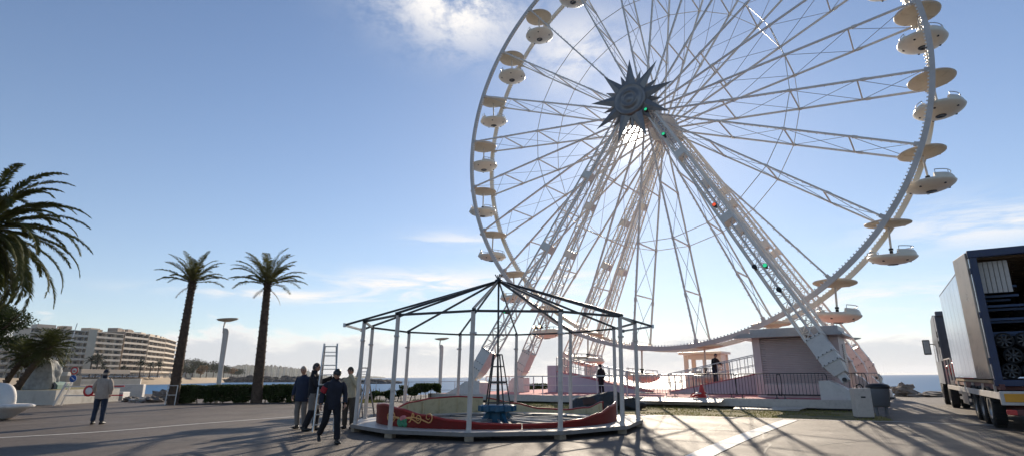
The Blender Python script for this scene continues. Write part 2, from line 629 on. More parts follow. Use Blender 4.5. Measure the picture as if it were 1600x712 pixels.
# ------------------------------------------------------------------ ground, sea, shore
def asphalt():
    m = bpy.data.materials.new('asphalt')
    nt, N, L = nodes_of(m)
    b = N['Principled BSDF']
    tc = N.new('ShaderNodeTexCoord')
    P = tc.outputs['Object']

    def noi(scale, detail=6, rough=.6, st=None):
        n = N.new('ShaderNodeTexNoise')
        n.inputs['Scale'].default_value = scale
        n.inputs['Detail'].default_value = detail
        n.inputs['Roughness'].default_value = rough
        if st:
            mp = N.new('ShaderNodeMapping')
            mp.inputs['Scale'].default_value = st
            mp.inputs['Rotation'].default_value = (0, 0, .5)
            L.new(P, mp.inputs[0])
            L.new(mp.outputs[0], n.inputs['Vector'])
        else:
            L.new(P, n.inputs['Vector'])
        return n.outputs[0]

    def ramp(v, a, b_, ca, cb):
        r = N.new('ShaderNodeValToRGB')
        r.color_ramp.elements[0].position = a
        r.color_ramp.elements[1].position = b_
        r.color_ramp.elements[0].color = (*ca, 1)
        r.color_ramp.elements[1].color = (*cb, 1)
        L.new(v, r.inputs[0])
        return r.outputs[0]

    def mix(f, a, c, bt='MIX'):
        n = N.new('ShaderNodeMixRGB')
        n.blend_type = bt
        if isinstance(f, float):
            n.inputs[0].default_value = f
        else:
            L.new(f, n.inputs[0])
        L.new(a, n.inputs[1])
        L.new(c, n.inputs[2])
        return n.outputs[0]
    base = ramp(noi(.16, 8, .65), .35, .68, ASPH_A, ASPH_B)
    stain = ramp(noi(.5, 10, .75, (1, .35, 1)), .48, .72, (1.05, 1.04, 1.03), (.5, .48, .46))
    c = mix(1.0, base, stain, 'MULTIPLY')
    grit = ramp(noi(38., 3, .7), .3, .72, (.62, .61, .6), (1.45, 1.43, 1.4))
    c = mix(1.0, c, grit, 'MULTIPLY')
    mott = ramp(noi(7., 5, .7), .3, .7, (.74, .73, .72), (1.26, 1.25, 1.23))
    c = mix(1.0, c, mott, 'MULTIPLY')
    # fine cracks
    vo = N.new('ShaderNodeTexVoronoi')
    vo.feature = 'DISTANCE_TO_EDGE'
    vo.inputs['Scale'].default_value = .13
    dv = N.new('ShaderNodeMixRGB')
    dv.inputs[0].default_value = .12
    nn = N.new('ShaderNodeTexNoise')
    nn.inputs['Scale'].default_value = .9
    nn.inputs['Detail'].default_value = 5
    L.new(P, nn.inputs['Vector'])
    L.new(P, dv.inputs[1])
    L.new(nn.outputs['Color'], dv.inputs[2])
    L.new(dv.outputs[0], vo.inputs['Vector'])
    crk = ramp(vo.outputs['Distance'], .0, .004, (.3, .3, .3), (1, 1, 1))
    c = mix(1.0, c, crk, 'MULTIPLY')
    L.new(c, b.inputs['Base Color'])
    rr = N.new('ShaderNodeMapRange')
    rr.inputs[3].default_value = .5
    rr.inputs[4].default_value = .8
    L.new(noi(.6, 6), rr.inputs[0])
    L.new(rr.outputs[0], b.inputs['Roughness'])
    b.inputs['Specular IOR Level'].default_value = .4
    bp = N.new('ShaderNodeBump')
    bp.inputs['Strength'].default_value = 1.0
    bp.inputs['Distance'].default_value = .02
    L.new(noi(30., 4, .8), bp.inputs['Height'])
    b2 = N.new('ShaderNodeBump')
    b2.inputs['Strength'].default_value = .35
    b2.inputs['Distance'].default_value = .05
    L.new(noi(2.2, 6, .6), b2.inputs['Height'])
    L.new(bp.outputs[0], b2.inputs['Normal'])
    L.new(b2.outputs[0], b.inputs['Normal'])
    M['asphalt'] = m


ASPH_A, ASPH_B = (.085, .069, .058), (.15, .124, .104)
asphalt()


def sea_mat():
    m = bpy.data.materials.new('seawater')
    nt, N, L = nodes_of(m)
    b = N['Principled BSDF']
    tc = N.new('ShaderNodeTexCoord')
    b.inputs['Base Color'].default_value = (.035, .14, .29, 1)
    b.inputs['Roughness'].default_value = .5
    b.inputs['IOR'].default_value = 1.33
    b.inputs['Specular IOR Level'].default_value = .28
    prev = None
    for sc_, st, dist in ((.25, .7, .5), (1.3, .6, .12), (.03, .5, 1.)):
        n = N.new('ShaderNodeTexNoise')
        n.inputs['Scale'].default_value = sc_
        n.inputs['Detail'].default_value = 6
        L.new(tc.outputs['Object'], n.inputs['Vector'])
        bp = N.new('ShaderNodeBump')
        bp.inputs['Strength'].default_value = st
        bp.inputs['Distance'].default_value = dist
        L.new(n.outputs[0], bp.inputs['Height'])
        if prev:
            L.new(prev, bp.inputs['Normal'])
        prev = bp.outputs[0]
    L.new(prev, b.inputs['Normal'])
    M['seawater'] = m


sea_mat()
SEA = -2.0
mb = MB()
prof = [0, 30, 70, 120, 200, 400, 800, 1600, 3000, 6000]
mb.lathe([(max(r, .01), SEA) for r in prof], 64, 0, smooth=False)
mb.build('sea', 'seawater', kind='structure')

# the paved esplanade: a slab that ends in a sea wall behind the hedge and beyond the lorry
edge = [(-90, -40), (60, -40), (60, 46), (34, 45.5), (27.5, 42.5), (20, 43.5), (8, 46), (-4, 54), (-12, 47), (-19, 44), (-24, 47), (-34, 58), (-90, 70)]
bm_ = MB()
n = len(edge)
bm_.add([(x, y, 0) for x, y in edge], [tuple(range(n))], 0)
bm_.add([(x, y, 0) for x, y in edge] + [(x * 1.01, y * 1.01, -3.4) for x, y in edge],
        [(i, (i + 1) % n, (i + 1) % n + n, i + n) for i in range(n)], 1)
bm_.build('ground', ['asphalt', 'concrete'], kind='structure')


mk('tarseam', (.022, .021, .02), .6, var=.3, scale=2)


def strip(name, pts, w, z, matn, dash=None, n=10):
    mb = MB()
    s = spline([(p[0], p[1], z) for p in pts], n)
    L_, R2 = [], []
    for i, p in enumerate(s):
        t = (s[min(i + 1, len(s) - 1)] - s[max(i - 1, 0)]).normalized()
        nrm = Vector((-t.y, t.x, 0))
        L_.append(p + nrm * w / 2)
        R2.append(p - nrm * w / 2)
    k = len(s)
    mb.add(L_ + R2, [(i, i + 1, k + i + 1, k + i) for i in range(k - 1)])
    o = mb.build(name, matn)
    o['kind'] = 'structure'
    return o


# painted lines, laid 4 mm above the asphalt
strip('road_marking', [gp(-320, 700), gp(0, 683), gp(160, 673.5), gp(300, 662), gp(400, 654.5), gp(460, 650), gp(540, 643), gp(600, 637), gp(660, 632)], .13, .004, 'lineswhite')
strip('road_marking', [gp(1000, 648), gp(1130, 651.5), gp(1250, 655), gp(1420, 659), gp(1560, 664)], .13, .008, 'lineswhite')
strip('road_marking', [gp(1236, 655.4), gp(1160, 683), gp(1060, 728), gp(940, 800)], .46, .012, 'lineswhite')

for k_, ln in enumerate(([gp(1197, 661), gp(1194, 680), gp(1199, 700), gp(1192, 730)], [gp(-50, 648), gp(120, 645), gp(300, 640), gp(460, 636.5)],
                         [gp(1240, 700), gp(1400, 684), gp(1640, 672)], [gp(150, 720), gp(240, 690), gp(330, 672), gp(380, 660)], [gp(1010, 690), gp(1090, 675), gp(1130, 664)])):
    js = spline([(p.x, p.y, 0) for p in ln], 6)
    js = [p + Vector((rnd(-.06, .06), rnd(-.06, .06), 0)) for p in js]
    strip('asphalt_seam', js, .035 if k_ != 1 else .05, .004 if k_ != 1 else .006, 'tarseam', n=2)

# worn grass verge in front of the wheel
def blades(mb, poly, n, hmin, hmax, z0=0.0, seed=3):
    rs = random.Random(seed)
    xs = [p[0] for p in poly]
    ys = [p[1] for p in poly]
    k = 0
    while k < n:
        x, y = rs.uniform(min(xs), max(xs)), rs.uniform(min(ys), max(ys))
        ins = False
        for i in range(len(poly)):
            (x1, y1), (x2, y2) = poly[i], poly[i - 1]
            if (y1 > y) != (y2 > y) and x < (x2 - x1) * (y - y1) / (y2 - y1) + x1:
                ins = not ins
        k += 1
        if not ins or mnoise.noise(Vector((x * .5, y * .5, 0))) < -.12:
            continue
        h = rs.uniform(hmin, hmax)
        a = rs.uniform(0, 2 * PI)
        w = .012
        dx, dy = math.cos(a) * w, math.sin(a) * w
        lx, ly = rs.uniform(-.5, .5) * h, rs.uniform(-.5, .5) * h
        mb.add([(x - dx, y - dy, z0), (x + dx, y + dy, z0), (x + lx, y + ly, z0 + h)], [(0, 1, 2)])


gl = [gp(905, 645), gp(1000, 646.6), gp(1130, 650), gp(1250, 653.4), gp(1398, 657)]
verge = [(p.x, p.y) for p in gl] + [(14.6, 24.3), (10, 28.5), (4, 32.5), (0, 35), (-1.5, 31)]
vb = MB()
vb.add([(x, y, .004) for x, y in verge], [tuple(range(len(verge)))])
vb.build('verge', 'grassy', kind='structure')
gb = MB()
blades(gb, verge, 30000, .02, .07, .004)
o = gb.build('grass', 'blade')
tag(o, 'thin worn grass growing on the verge before the big wheel', 'grass', kind='stuff')

# ---- far side of the bay
shore_px = [(-160, 255), (-60, 270), (60, 300), (150, 345), (270, 425), (340, 520), (372, 640)]
fac = []
for px, Y in shore_px:
    d = ray(px, 587)
    fac.append(Vector((d.x / d.y * Y, Y, 0)))
sb = MB()
rows = []
for off, z in ((-150, SEA - 1.5), (-62, SEA - .05), (-22, 1.0), (-18, 2.2), (300, 2.4)):
    row = []
    for p in fac:
        q = p + Vector((-.35, 1, 0)).normalized() * off if off > 0 else p + Vector((.45, -1, 0)).normalized() * (-off)
        row.append(Vector((q.x, q.y, z)))
    rows.append(spline(row, 5))
k = len(rows[0])
vs = [p for r in rows for p in r]
fs = []
for i in range(len(rows) - 1):
    for j in range(k - 1):
        fs.append((i * k + j, i * k + j + 1, (i + 1) * k + j + 1, (i + 1) * k + j))
sb.add(vs, fs, 0, True)
sb.build('beach', 'sand', kind='structure')

# wooded hills behind the harbour and the low cape
def ridge(name, crest, base_y, zb, mat_, seed, depth, rough=.25):
    """crest: list of (px, top_z, Y)"""
    mb = MB()
    top = []
    for px, z, Y in crest:
        d = ray(px, 587)
        top.append(Vector((d.x / d.y * Y, Y, z)))
    top = spline(top, 14)
    k = len(top)
    rows = []
    for f, g in ((0, 0), (.25, .45), (.5, .8), (.75, .97), (1, 1), (1.6, .6), (2.4, 0)):
        row = []
        for i, p in enumerate(top):
            nz = mnoise.noise(Vector((i * .55, f * 3, seed))) + .5 * mnoise.noise(Vector((i * 1.7, f * 5, seed)))
            row.append(Vector((p.x * (1 - depth / p.y * (1 - f)), p.y - depth * (1 - f), zb + (p.z - zb) * g * (1 + rough * nz * (g > 0)))))
        rows.append(row)
    vs = [p for r in rows for p in r]
    fs = [(i * k + j, i * k + j + 1, (i + 1) * k + j + 1, (i + 1) * k + j) for i in range(len(rows) - 1) for j in range(k - 1)]
    mb.add(vs, fs, 0, True)
    o = mb.build(name, mat_)
    o['kind'] = 'structure'
    return o


ridge('hills', [(250, 40, 1500), (300, 46, 1500), (330, 34, 1550), (372, 36, 1650), (410, 36, 1700), (440, 34, 1750), (470, 26, 1800), (500, 12, 1850), (525, 4, 1900)], 0, SEA, 'hill', 2.2, 260)
ridge('cape', [(540, 3, 2900), (556, 10, 2900), (572, 9, 2950), (590, 7, 3000), (602, 2, 3050)], 0, SEA, 'hill', 5.1, 120)


def rockmound(name, a, b, w, h, label, n, seed, size, cat='breakwater'):
    rs = random.Random(seed)
    mb = MB()
    a, b = Vector(a), Vector(b)
    d = b - a
    nrm = Vector((-d.y, d.x, 0)).normalized()
    for i in range(n):
        t = rs.random()
        v = rs.uniform(-1, 1)
        s = size * rs.uniform(.6, 1.4)
        c = a + d * t + nrm * v * w * .5
        c.z = SEA + (1 - abs(v)) * h * min(1, 6 * min(t, 1 - t) + .2) - s * .2
        mb.ball(c, (s, s * .9, s * .7), 0, 4, .6, i)
    o = mb.build(name, 'breakrock')
    tag(o, label, cat)
    return o


p0, p1 = gp(345, 596.5, SEA), gp(492, 596.0, SEA)
rockmound('breakwater', p0, p1, 26, 4.2, 'long dark rock breakwater across the bay below the boat masts', 170, 4, 3.2)
p0, p1 = gp(505, 598.2, SEA), gp(612, 598.6, SEA)
rockmound('breakwater', p0, p1, 12, 2.0, 'short low dark rock breakwater behind the ladders in the open sea', 110, 5, 2.2)

# ---- trees, built of many small leaf faces
def leafmass(mb, blobs, n, size, m=0, seed=1, up=.3, hollow=.45):
    rs = random.Random(seed)
    tot = sum(b[1][0] * b[1][1] * b[1][2] for b in blobs) ** .5
    for c, r in blobs:
        c = Vector(c)
        k = int(n * (r[0] * r[1] * r[2]) ** (2 / 3) / sum((q[1][0] * q[1][1] * q[1][2]) ** (2 / 3) for q in blobs))
        for _ in range(k):
            v = Vector((rs.gauss(0, 1), rs.gauss(0, 1), rs.gauss(0, 1))).normalized()
            rad = rs.uniform(hollow, 1.05) * (1 + .35 * mnoise.noise(v * 2.3 + c))
            p = c + Vector((v.x * r[0], v.y * r[1], v.z * r[2])) * rad
            a = Vector((rs.gauss(0, 1), rs.gauss(0, 1), rs.gauss(0, 1) + up)).normalized()
            b = a.cross(Vector((rs.gauss(0, 1), rs.gauss(0, 1), rs.gauss(0, 1)))).normalized()
            s = size * rs.uniform(.6, 1.4)
            a, b = a * s, b * s * .55
            mb.add([p - a, p + b, p + a, p - b], [(0, 1, 2, 3)], m)


def limb(mb, a, b, r0, r1, m=0, bend=.1, seed=0):
    rs = random.Random(seed)
    a, b = Vector(a), Vector(b)
    L_ = (b - a).length
    mid = (a + b) / 2 + Vector((rs.uniform(-1, 1), rs.uniform(-1, 1), rs.uniform(-.3, .3))) * bend * L_
    pts = spline([a, mid, b], 5)
    k = len(pts)
    mb.tube(pts, [r0 + (r1 - r0) * i / (k - 1) for i in range(k)], 8, m)


def frond(mb, base, az, el, length, droop, npair, leaf, m=0, width=.05, rs=random, rach=1, twist=.0):
    """one feather frond: curved midrib with two rows of narrow leaflets"""
    p = Vector(base)
    pts = []
    steps = 14
    sag = rs.uniform(-.15, .15)
    for i in range(steps + 1):
        pts.append(p.copy())
        t = i / steps
        e = el - droop * (t ** 1.9)
        a = az + sag * t
        p = p + Vector((math.cos(a) * math.cos(e), math.sin(a) * math.cos(e), math.sin(e))) * (length / steps)
    mb.tube(pts, [.045 * length / 4 * (1 - .85 * i / steps) for i in range(steps + 1)], 4, rach, cap=False, smooth=False)
    for i in range(npair):
        t = .12 + .88 * (i + rs.random() * .5) / npair
        f = t * steps
        j = min(int(f), steps - 1)
        q = pts[j].lerp(pts[j + 1], f - j)
        tan = (pts[j + 1] - pts[j]).normalized()
        side = tan.cross(Z)
        if side.length < .05:
            side = Vector((math.sin(az), -math.cos(az), 0))
        side.normalize()
        upv = side.cross(tan)
        ll = leaf * (math.sin(PI * min(1, .12 + t * .85)) ** .6) * rs.uniform(.8, 1.15)
        for s in (-1, 1):
            d = (side * s * rs.uniform(.6, .85) + tan * rs.uniform(.55, .85) + upv * rs.uniform(.0, .35)).normalized()
            tip = q + d * ll + Vector((0, 0, -.22 * ll))
            mid = q + d * ll * .55
            w = tan * width * rs.uniform(.7, 1.2)
            mb.add([q - w * .4, q + w * .4, mid + w * .6, tip, mid - w * .6], [(0, 1, 2, 3, 4)], m)


def palm(name, loc, lean, trunk_h, r0, r1, nf, flen, leaf, npair, label, group=None, elr=(-.5, 1.35), droop=1.3, seed=1, width=.05, leafmat='frond', dead=4, crown_r=.32):
    rs = random.Random(seed)
    root = empty(name, loc, 0, label, 'palm tree', group)
    mb = MB()
    top = Vector((lean[0], lean[1], trunk_h))
    pts = spline([(0, 0, 0), (lean[0] * .35, lean[1] * .35, trunk_h * .4), (lean[0] * .8, lean[1] * .8, trunk_h * .8), top], 14)
    k = len(pts)
    rad = [r0 + (r1 - r0) * i / (k - 1) for i in range(k)]
    mb.tube(pts, rad, 14, 0)
    # old leaf bases as a spiral of wedge bosses
    nb = int(trunk_h * 26)
    for i in range(nb):
        t = (i + .5) / nb
        f = t * (k - 1)
        j = min(int(f), k - 2)
        c = pts[j].lerp(pts[j + 1], f - j)
        r = r0 + (r1 - r0) * t
        a = i * 2.39996
        o = Vector((math.cos(a), math.sin(a), 0))
        s = Vector((-math.sin(a), math.cos(a), 0))
        b = c + o * r * .85
        h = .11
        mb.add([b - s * .09, b + s * .09, b + o * .085 + Vector((0, 0, h)) + s * .035, b + o * .085 + Vector((0, 0, h)) - s * .035, b + Vector((0, 0, h * 1.6))],
               [(0, 1, 2, 3), (3, 2, 4), (1, 4, 2), (0, 3, 4)], 0)
    # bulge of cut stalks under the crown
    for i in range(60):
        a = rs.uniform(0, 2 * PI)
        z = trunk_h - rs.uniform(.0, .9)
        c = pts[-1] + Vector((0, 0, z - trunk_h))
        mb.bar(c, c + Vector((math.cos(a) * crown_r * 1.1, math.sin(a) * crown_r * 1.1, rs.uniform(.15, .45))), .05, .03, 0)
    mb.build('trunk', ['palmtrunk'], root)
    mb = MB()
    for i in range(nf):
        u = (i + .5) / nf
        el = elr[1] + (elr[0] - elr[1]) * u ** .9 + rs.uniform(-.1, .1)
        a = i * 2.39996 + rs.uniform(-.2, .2)
        ln = flen * (1 - .1 * (1 - u) ** 2) * rs.uniform(.88, 1.08)
        frond(mb, top + Vector((math.cos(a) * crown_r * .4, math.sin(a) * crown_r * .4, -.25 * u)), a, el, ln, droop * rs.uniform(.75, 1.2), npair, leaf, 0, width, rs, 1)
    mb.build('crown', [leafmat, 'frond'], root)
    if dead:
        mb = MB()
        for i in range(dead):
            a = rs.uniform(0, 2 * PI)
            frond(mb, top + Vector((0, 0, -.4)), a, rs.uniform(-.9, -.4), flen * .55, .7, npair // 2, leaf * .8, 0, width, rs, 1)
        mb.build('dead_foliage', ['deadfrond', 'deadfrond'], root)
    return root


palm('date_palm', gp(269, 631), (.2, 0, 0), 7.35, .31, .14, 29, 2.05, .38, 38, 'left of the two tall slim palms, rising from the left end of the clipped hedge', 'tall palms in the hedge', seed=3, elr=(.2, 1.45), droop=.95, width=.034, dead=1, crown_r=.24)
palm('date_palm', gp(400, 629), (-.05, 0, 0), 7.4, .33, .15, 33, 2.55, .42, 44, 'right of the two tall slim palms, with the wider crown, nearer the carousel frame', 'tall palms in the hedge', seed=8, elr=(.15, 1.45), droop=.95, width=.034, dead=2, crown_r=.25)
# the big canary palm whose crown enters the picture at the left
c0 = at(-30, 352, 28.0)
palm('canary_palm', (c0.x, c0.y, 0), (0, 0, 0), c0.z, .7, .62, 96, 5.0, .46, 120, 'large dark feather palm with a drooping crown, cut by the left edge', None, elr=(-1.05, 1.3), droop=1.6, seed=5, width=.06, leafmat='frondbig', dead=0, crown_r=.7)

# ---- apartment blocks on the far shore
def apartments(a, b, top_z, floors, nwin, wallm, label, seed, curve=0, bands='bwhite', tower=None):
    a, b = Vector((a.x, a.y, 2.2)), Vector((b.x, b.y, 2.2))
    d = b - a
    L_ = d.length
    rz = math.atan2(d.y, d.x)
    rs = random.Random(seed)
    root = empty('apartment_building', a, rz, label, 'building')
    H = top_z - 2.2
    fh = H / floors
    dep = 15.
    MB().box((L_ / 2, dep / 2 + 1.8, H / 2 - .2), (L_ - .6, dep, H - .4), 0).build('wall', wallm, root)
    rf = MB()
    rf.box((L_ / 2, dep / 2 + .9, H), (L_ + .3, dep + 2.4, .45), 0)
    rfo = rf.build('roof', bands, root)
    x = rs.uniform(2, 6)
    while x < L_ - 6:
        w = rs.uniform(4, 9)
        MB().box((x + w / 2, dep * .5 + 2, H + 1.4), (w, 6, 2.6), 0).build('penthouse', wallm, root)
        x += w + rs.uniform(3, 9)
    for i in range(3):
        MB().box((rs.uniform(3, L_ - 3), dep * .5, H + 1.0), (.9, .9, 2.6), 0).build('chimney', bands, rfo)
    wm = MB().box((0, 0, 0), (L_ / nwin * .62, .12, fh * .66), 0)
    win = None
    aw = MB().box((0, -.7, fh * .26), (L_ / nwin * .6, 1.1, .1), 0, Matrix.Rotation(.5, 3, 'X'))
    awp = None
    for f in range(floors):
        z = f * fh
        if f > 0:
            m2 = MB()
            m2.box((L_ / 2, .6, z), (L_ - .1, 2.2, .28), 0)
            m2.box((L_ / 2, -.45, z + .58), (L_ - .1, .12, .92), 0)
            for j in range(0, nwin + 1, 2):
                m2.box((min(max(j * L_ / nwin, .3), L_ - .3), .55, z + fh * .5), (.18, 2.0, fh - .32), 1)
            m2.build('balcony', [bands, wallm], root)
        for j in range(nwin):
            x = (j + .5) * L_ / nwin
            if win is None:
                win = wm.build('window', 'bglass', root)
                o = win
            else:
                o = win.copy()
                col.objects.link(o)
            o.location = (x, 1.78, z + fh * .46)
            if rs.random() < .14 and f > 0:
                if awp is None:
                    awp = aw.build('awning', 'awning', root)
                    o = awp
                else:
                    o = awp.copy()
                    col.objects.link(o)
                o.location = (x, 1.6, z + fh * .5)
    if tower:
        m2 = MB()
        m2.box((tower * L_, 1.0, H / 2 + .6), (L_ * .14, 3.4, H + 1.2), 0)
        m2.build('stair_tower', 'bbeige', root)
    return root


def fpt(px, Y):
    d = ray(px, 587)
    return Vector((d.x / d.y * Y, Y, 0))


apartments(fpt(-110, 262), fpt(30, 292), 22, 6, 12, 'bwhite', 'pale apartment block half hidden behind the trees at the far left', 1)
apartments(fpt(32, 294), fpt(136, 322), 27.3, 8, 12, 'bwhite', 'tall white apartment block with long balconies left of the beige stair tower', 2, tower=.96)
apartments(fpt(138, 324), fpt(182, 344), 27.3, 8, 6, 'bbeige', 'narrow beige apartment block with short white balconies between two wider blocks', 3)
apartments(fpt(184, 346), fpt(222, 370), 29.0, 8, 8, 'bbrown', 'darker brown apartment block in the middle of the seafront row', 4)
apartments(fpt(223, 371), fpt(250, 400), 28.3, 8, 8, 'bwhite', 'white banded apartment block at the bend near the right end of the row', 5)
apartments(fpt(250.5, 401), fpt(269, 440), 28.6, 8, 7, 'bwhite', 'rightmost white apartment block, ending just left of the first slim palm', 6)

# small palms, lamps and cars along the far promenade
fp = palm('promenade_palm', (0, 0, 0), (0, 0, 0), 7.5, .3, .25, 24, 3.0, .9, 12, 'small far palm', 'palms along the far promenade', elr=(-.4, 1.3), droop=1.1, seed=21, width=.22, dead=0, leafmat='farleaf')
spots = [(95, 292, 1.0, 'far palm by the left white block, behind the carved stone'), (158, 318, 1.2, 'leftmost far palm of the tight pair before the narrow beige block'), (167, 322, 1.35, 'taller far palm of the tight pair before the narrow beige block'),
         (176, 330, .8, 'short far palm just right of the tight pair'), (207, 345, .75, 'low far palm before the darker brown block'),
         (232, 365, 1.15, 'far palm before the white banded block, left of three'), (247, 372, 1.0, 'middle of three far palms before the white blocks'), (259, 380, 1.1, 'rightmost far palm before the last white block')]
for i, (px, Y, s_, lb) in enumerate(spots):
    o = fp if i == 0 else copy_tree(fp)
    q = fpt(px, Y)
    place(o, (q.x, q.y - 9, 2.2), i * 1.3, lb, s_)

car = MB()
car.bbox((0, 0, .62), (4.2, 1.75, .7), .18, 0)
car.bbox((-.15, 0, 1.15), (2.3, 1.55, .62), .25, 0)
car.bbox((-.15, 0, 1.2), (2.1, 1.58, .36), .12, 1)
for sx in (-1.3, 1.3):
    for sy in (-.8, .8):
        car.tube([(sx, sy - .1, .32), (sx, sy + .1, .32)], .32, 12, 2)
pb = None
for i in range(14):
    px = 128 + i * 10.2 + (i * 37 % 5) * .8
    q = fpt(px, 300 + (px - 128) * .75)
    if pb is None:
        pb = o = car.build('parked_car', ['carpaint', 'glassdark', 'rubber'])
    else:
        o = pb.copy()
        col.objects.link(o)
    place(o, (q.x, q.y - 12, 2.25), R_(52) + i * .03)
    tag(o, 'tiny grey car parked on the far promenade under the apartment blocks', 'car', 'cars parked on the far promenade')

# far trees right of the blocks
def fartree(px, Y, h, w, matn, label, seed):
    q = fpt(px, Y)
    root = empty('shore_tree', (q.x, q.y, 2.0), 0, label, 'tree', 'trees at the far end of the beach')
    mb = MB()
    limb(mb, (0, 0, 0), (0, 0, h * .5), .4, .25, seed=seed)
    for k in range(3):
        a = k * 2.1 + seed
        limb(mb, (0, 0, h * .35), (math.cos(a) * w * .3, math.sin(a) * w * .3, h * .7), .22, .1, seed=seed + k)
    mb.build('trunk', 'bark', root)
    rs = random.Random(seed)
    mb = MB()
    bl = [((rs.uniform(-.35, .35) * w, rs.uniform(-.3, .3) * w, h * rs.uniform(.45, .8)), (w * rs.uniform(.2, .32), w * .25, h * rs.uniform(.14, .24))) for _ in range(7)]
    leafmass(mb, bl, 900, .55, seed=seed)
    mb.build('crown', matn, root)


ft = [(268, 470, 16, 14, 'farleaf', 'tall dark far tree just right of the first slim palm trunk'), (282, 455, 15, 15, 'farleaf', 'dark far tree second from the apartment blocks'), (291, 440, 10, 9, 'farleaf', 'low far tree before the dark trees at the beach end'),
      (300, 470, 17, 16, 'farleaf', 'highest dark tree of the far wood above the sand'), (313, 450, 9.5, 9, 'autumn', 'rusty orange autumn tree at the back of the beach'), (322, 480, 15, 15, 'farleaf', 'dark far tree right of the orange one'),
      (333, 500, 13, 14, 'farleaf', 'dark far tree just left of the white street lamp'), (349, 520, 12, 15, 'farleaf', 'dark far tree right of the white street lamp'), (361, 560, 10, 14, 'autumn', 'brownish low tree at the right end of the far wood'), (372, 620, 10, 18, 'farleaf', 'last low green tree of the far wood, before the masts')]
for i, t in enumerate(ft):
    fartree(*t, seed=30 + i)

# sailing boats in the harbour behind the breakwater
hull = MB()
hull.prism([(-4, 1.1), (4.6, 1.3), (3.4, 0), (-3.6, 0)], (0, -1.1, 0), (1, 0, 0), (0, 0, 1), (0, 2.2, 0))
cabn = MB().bbox((-.5, 0, 1.55), (3, 1.5, .7), .2)
mst = MB()
mst.tube([(.4, 0, 1), (.4, 0, 14)], .16, 6)
mst.bar((.4, 0, 2.4), (-3.5, 0, 2.3), .2, .2)
mst.bar((.4, -.9, 8), (.4, .9, 8), .12, .12)
rs = random.Random(12)
for i in range(46):
    px = 352 + i * 2.9 + rs.uniform(-1, 1)
    Y = rs.uniform(620, 760)
    q = fpt(px, Y)
    r = empty('sailboat', (q.x, q.y, SEA), rs.uniform(0, 6.28), 'tiny white sailing boat with a bare mast moored behind the long breakwater', 'boat', 'sailing boats in the far harbour')
    s_ = rs.uniform(.7, 1.25)
    r.scale = (s_, s_, s_)
    r['category'] = 'boat'
    if i == 0:
        bp_ = [hull.build('hull', 'white', r), cabn.build('cabin', 'white', r), mst.build('mast', 'cwhite', r)]
    else:
        for q_ in bp_:
            c_ = q_.copy()
            col.objects.link(c_)
            c_.parent = r
# ------------------------------------------------------------------ the big wheel
WC = Vector((10.278, 37.191, 19.09))
WA = -0.63377
WR = 16.0
NG = 24
PH0 = 2.22628
PZ = .42                                   # top of the base floor
wheel = empty('ferris_wheel', (WC.x, WC.y, 0), WA, 'giant white Ferris wheel with saucer gondolas, standing on lattice legs and a pink floored base', 'Ferris wheel')
EV = Vector((math.cos(WA), math.sin(WA), 0))
NV = Vector((math.sin(WA), -math.cos(WA), 0))


def W(s, n, z):
    """wheel plane coordinates to world: s along the wheel, n towards the camera"""
    return Vector((WC.x, WC.y, 0)) + EV * s + NV * n + Vector((0, 0, z))


def wl(s, n, z):
    return Vector((s, -n, z))


HZ = WC.z
HW = 1.364


def rimpt(a, r, n):
    return wl(r * math.cos(a), n, HZ + r * math.sin(a))


# base floor with steel edge beams
mb = MB()
base_poly = [(-13.2, -8.2), (10.6, -8.2), (10.6, 8.4), (-13.2, 8.4)]
mb.box((-1.3, 0, .26), (23.8, 16.6, .30), 1)
mb.box((-1.3, 0, .413), (23.5, 16.3, .014), 0)
for y in (-8.42, 8.42):
    mb.box((-1.3, y, .27), (24.0, .16, .34), 1)
for x in (-13.3, 10.7):
    mb.box((x, 0, .27), (.16, 17, .338), 1)
for x in (-12, -8, -4, 0, 4, 8, 10):
    for y in (-7.8, -2.6, 2.6, 7.8):
        mb.box((x, y, .055), (.5, .5, .11), 2)
mb.build('platform', ['pinkfloor', 'cwhite', 'weatherwood'], wheel)

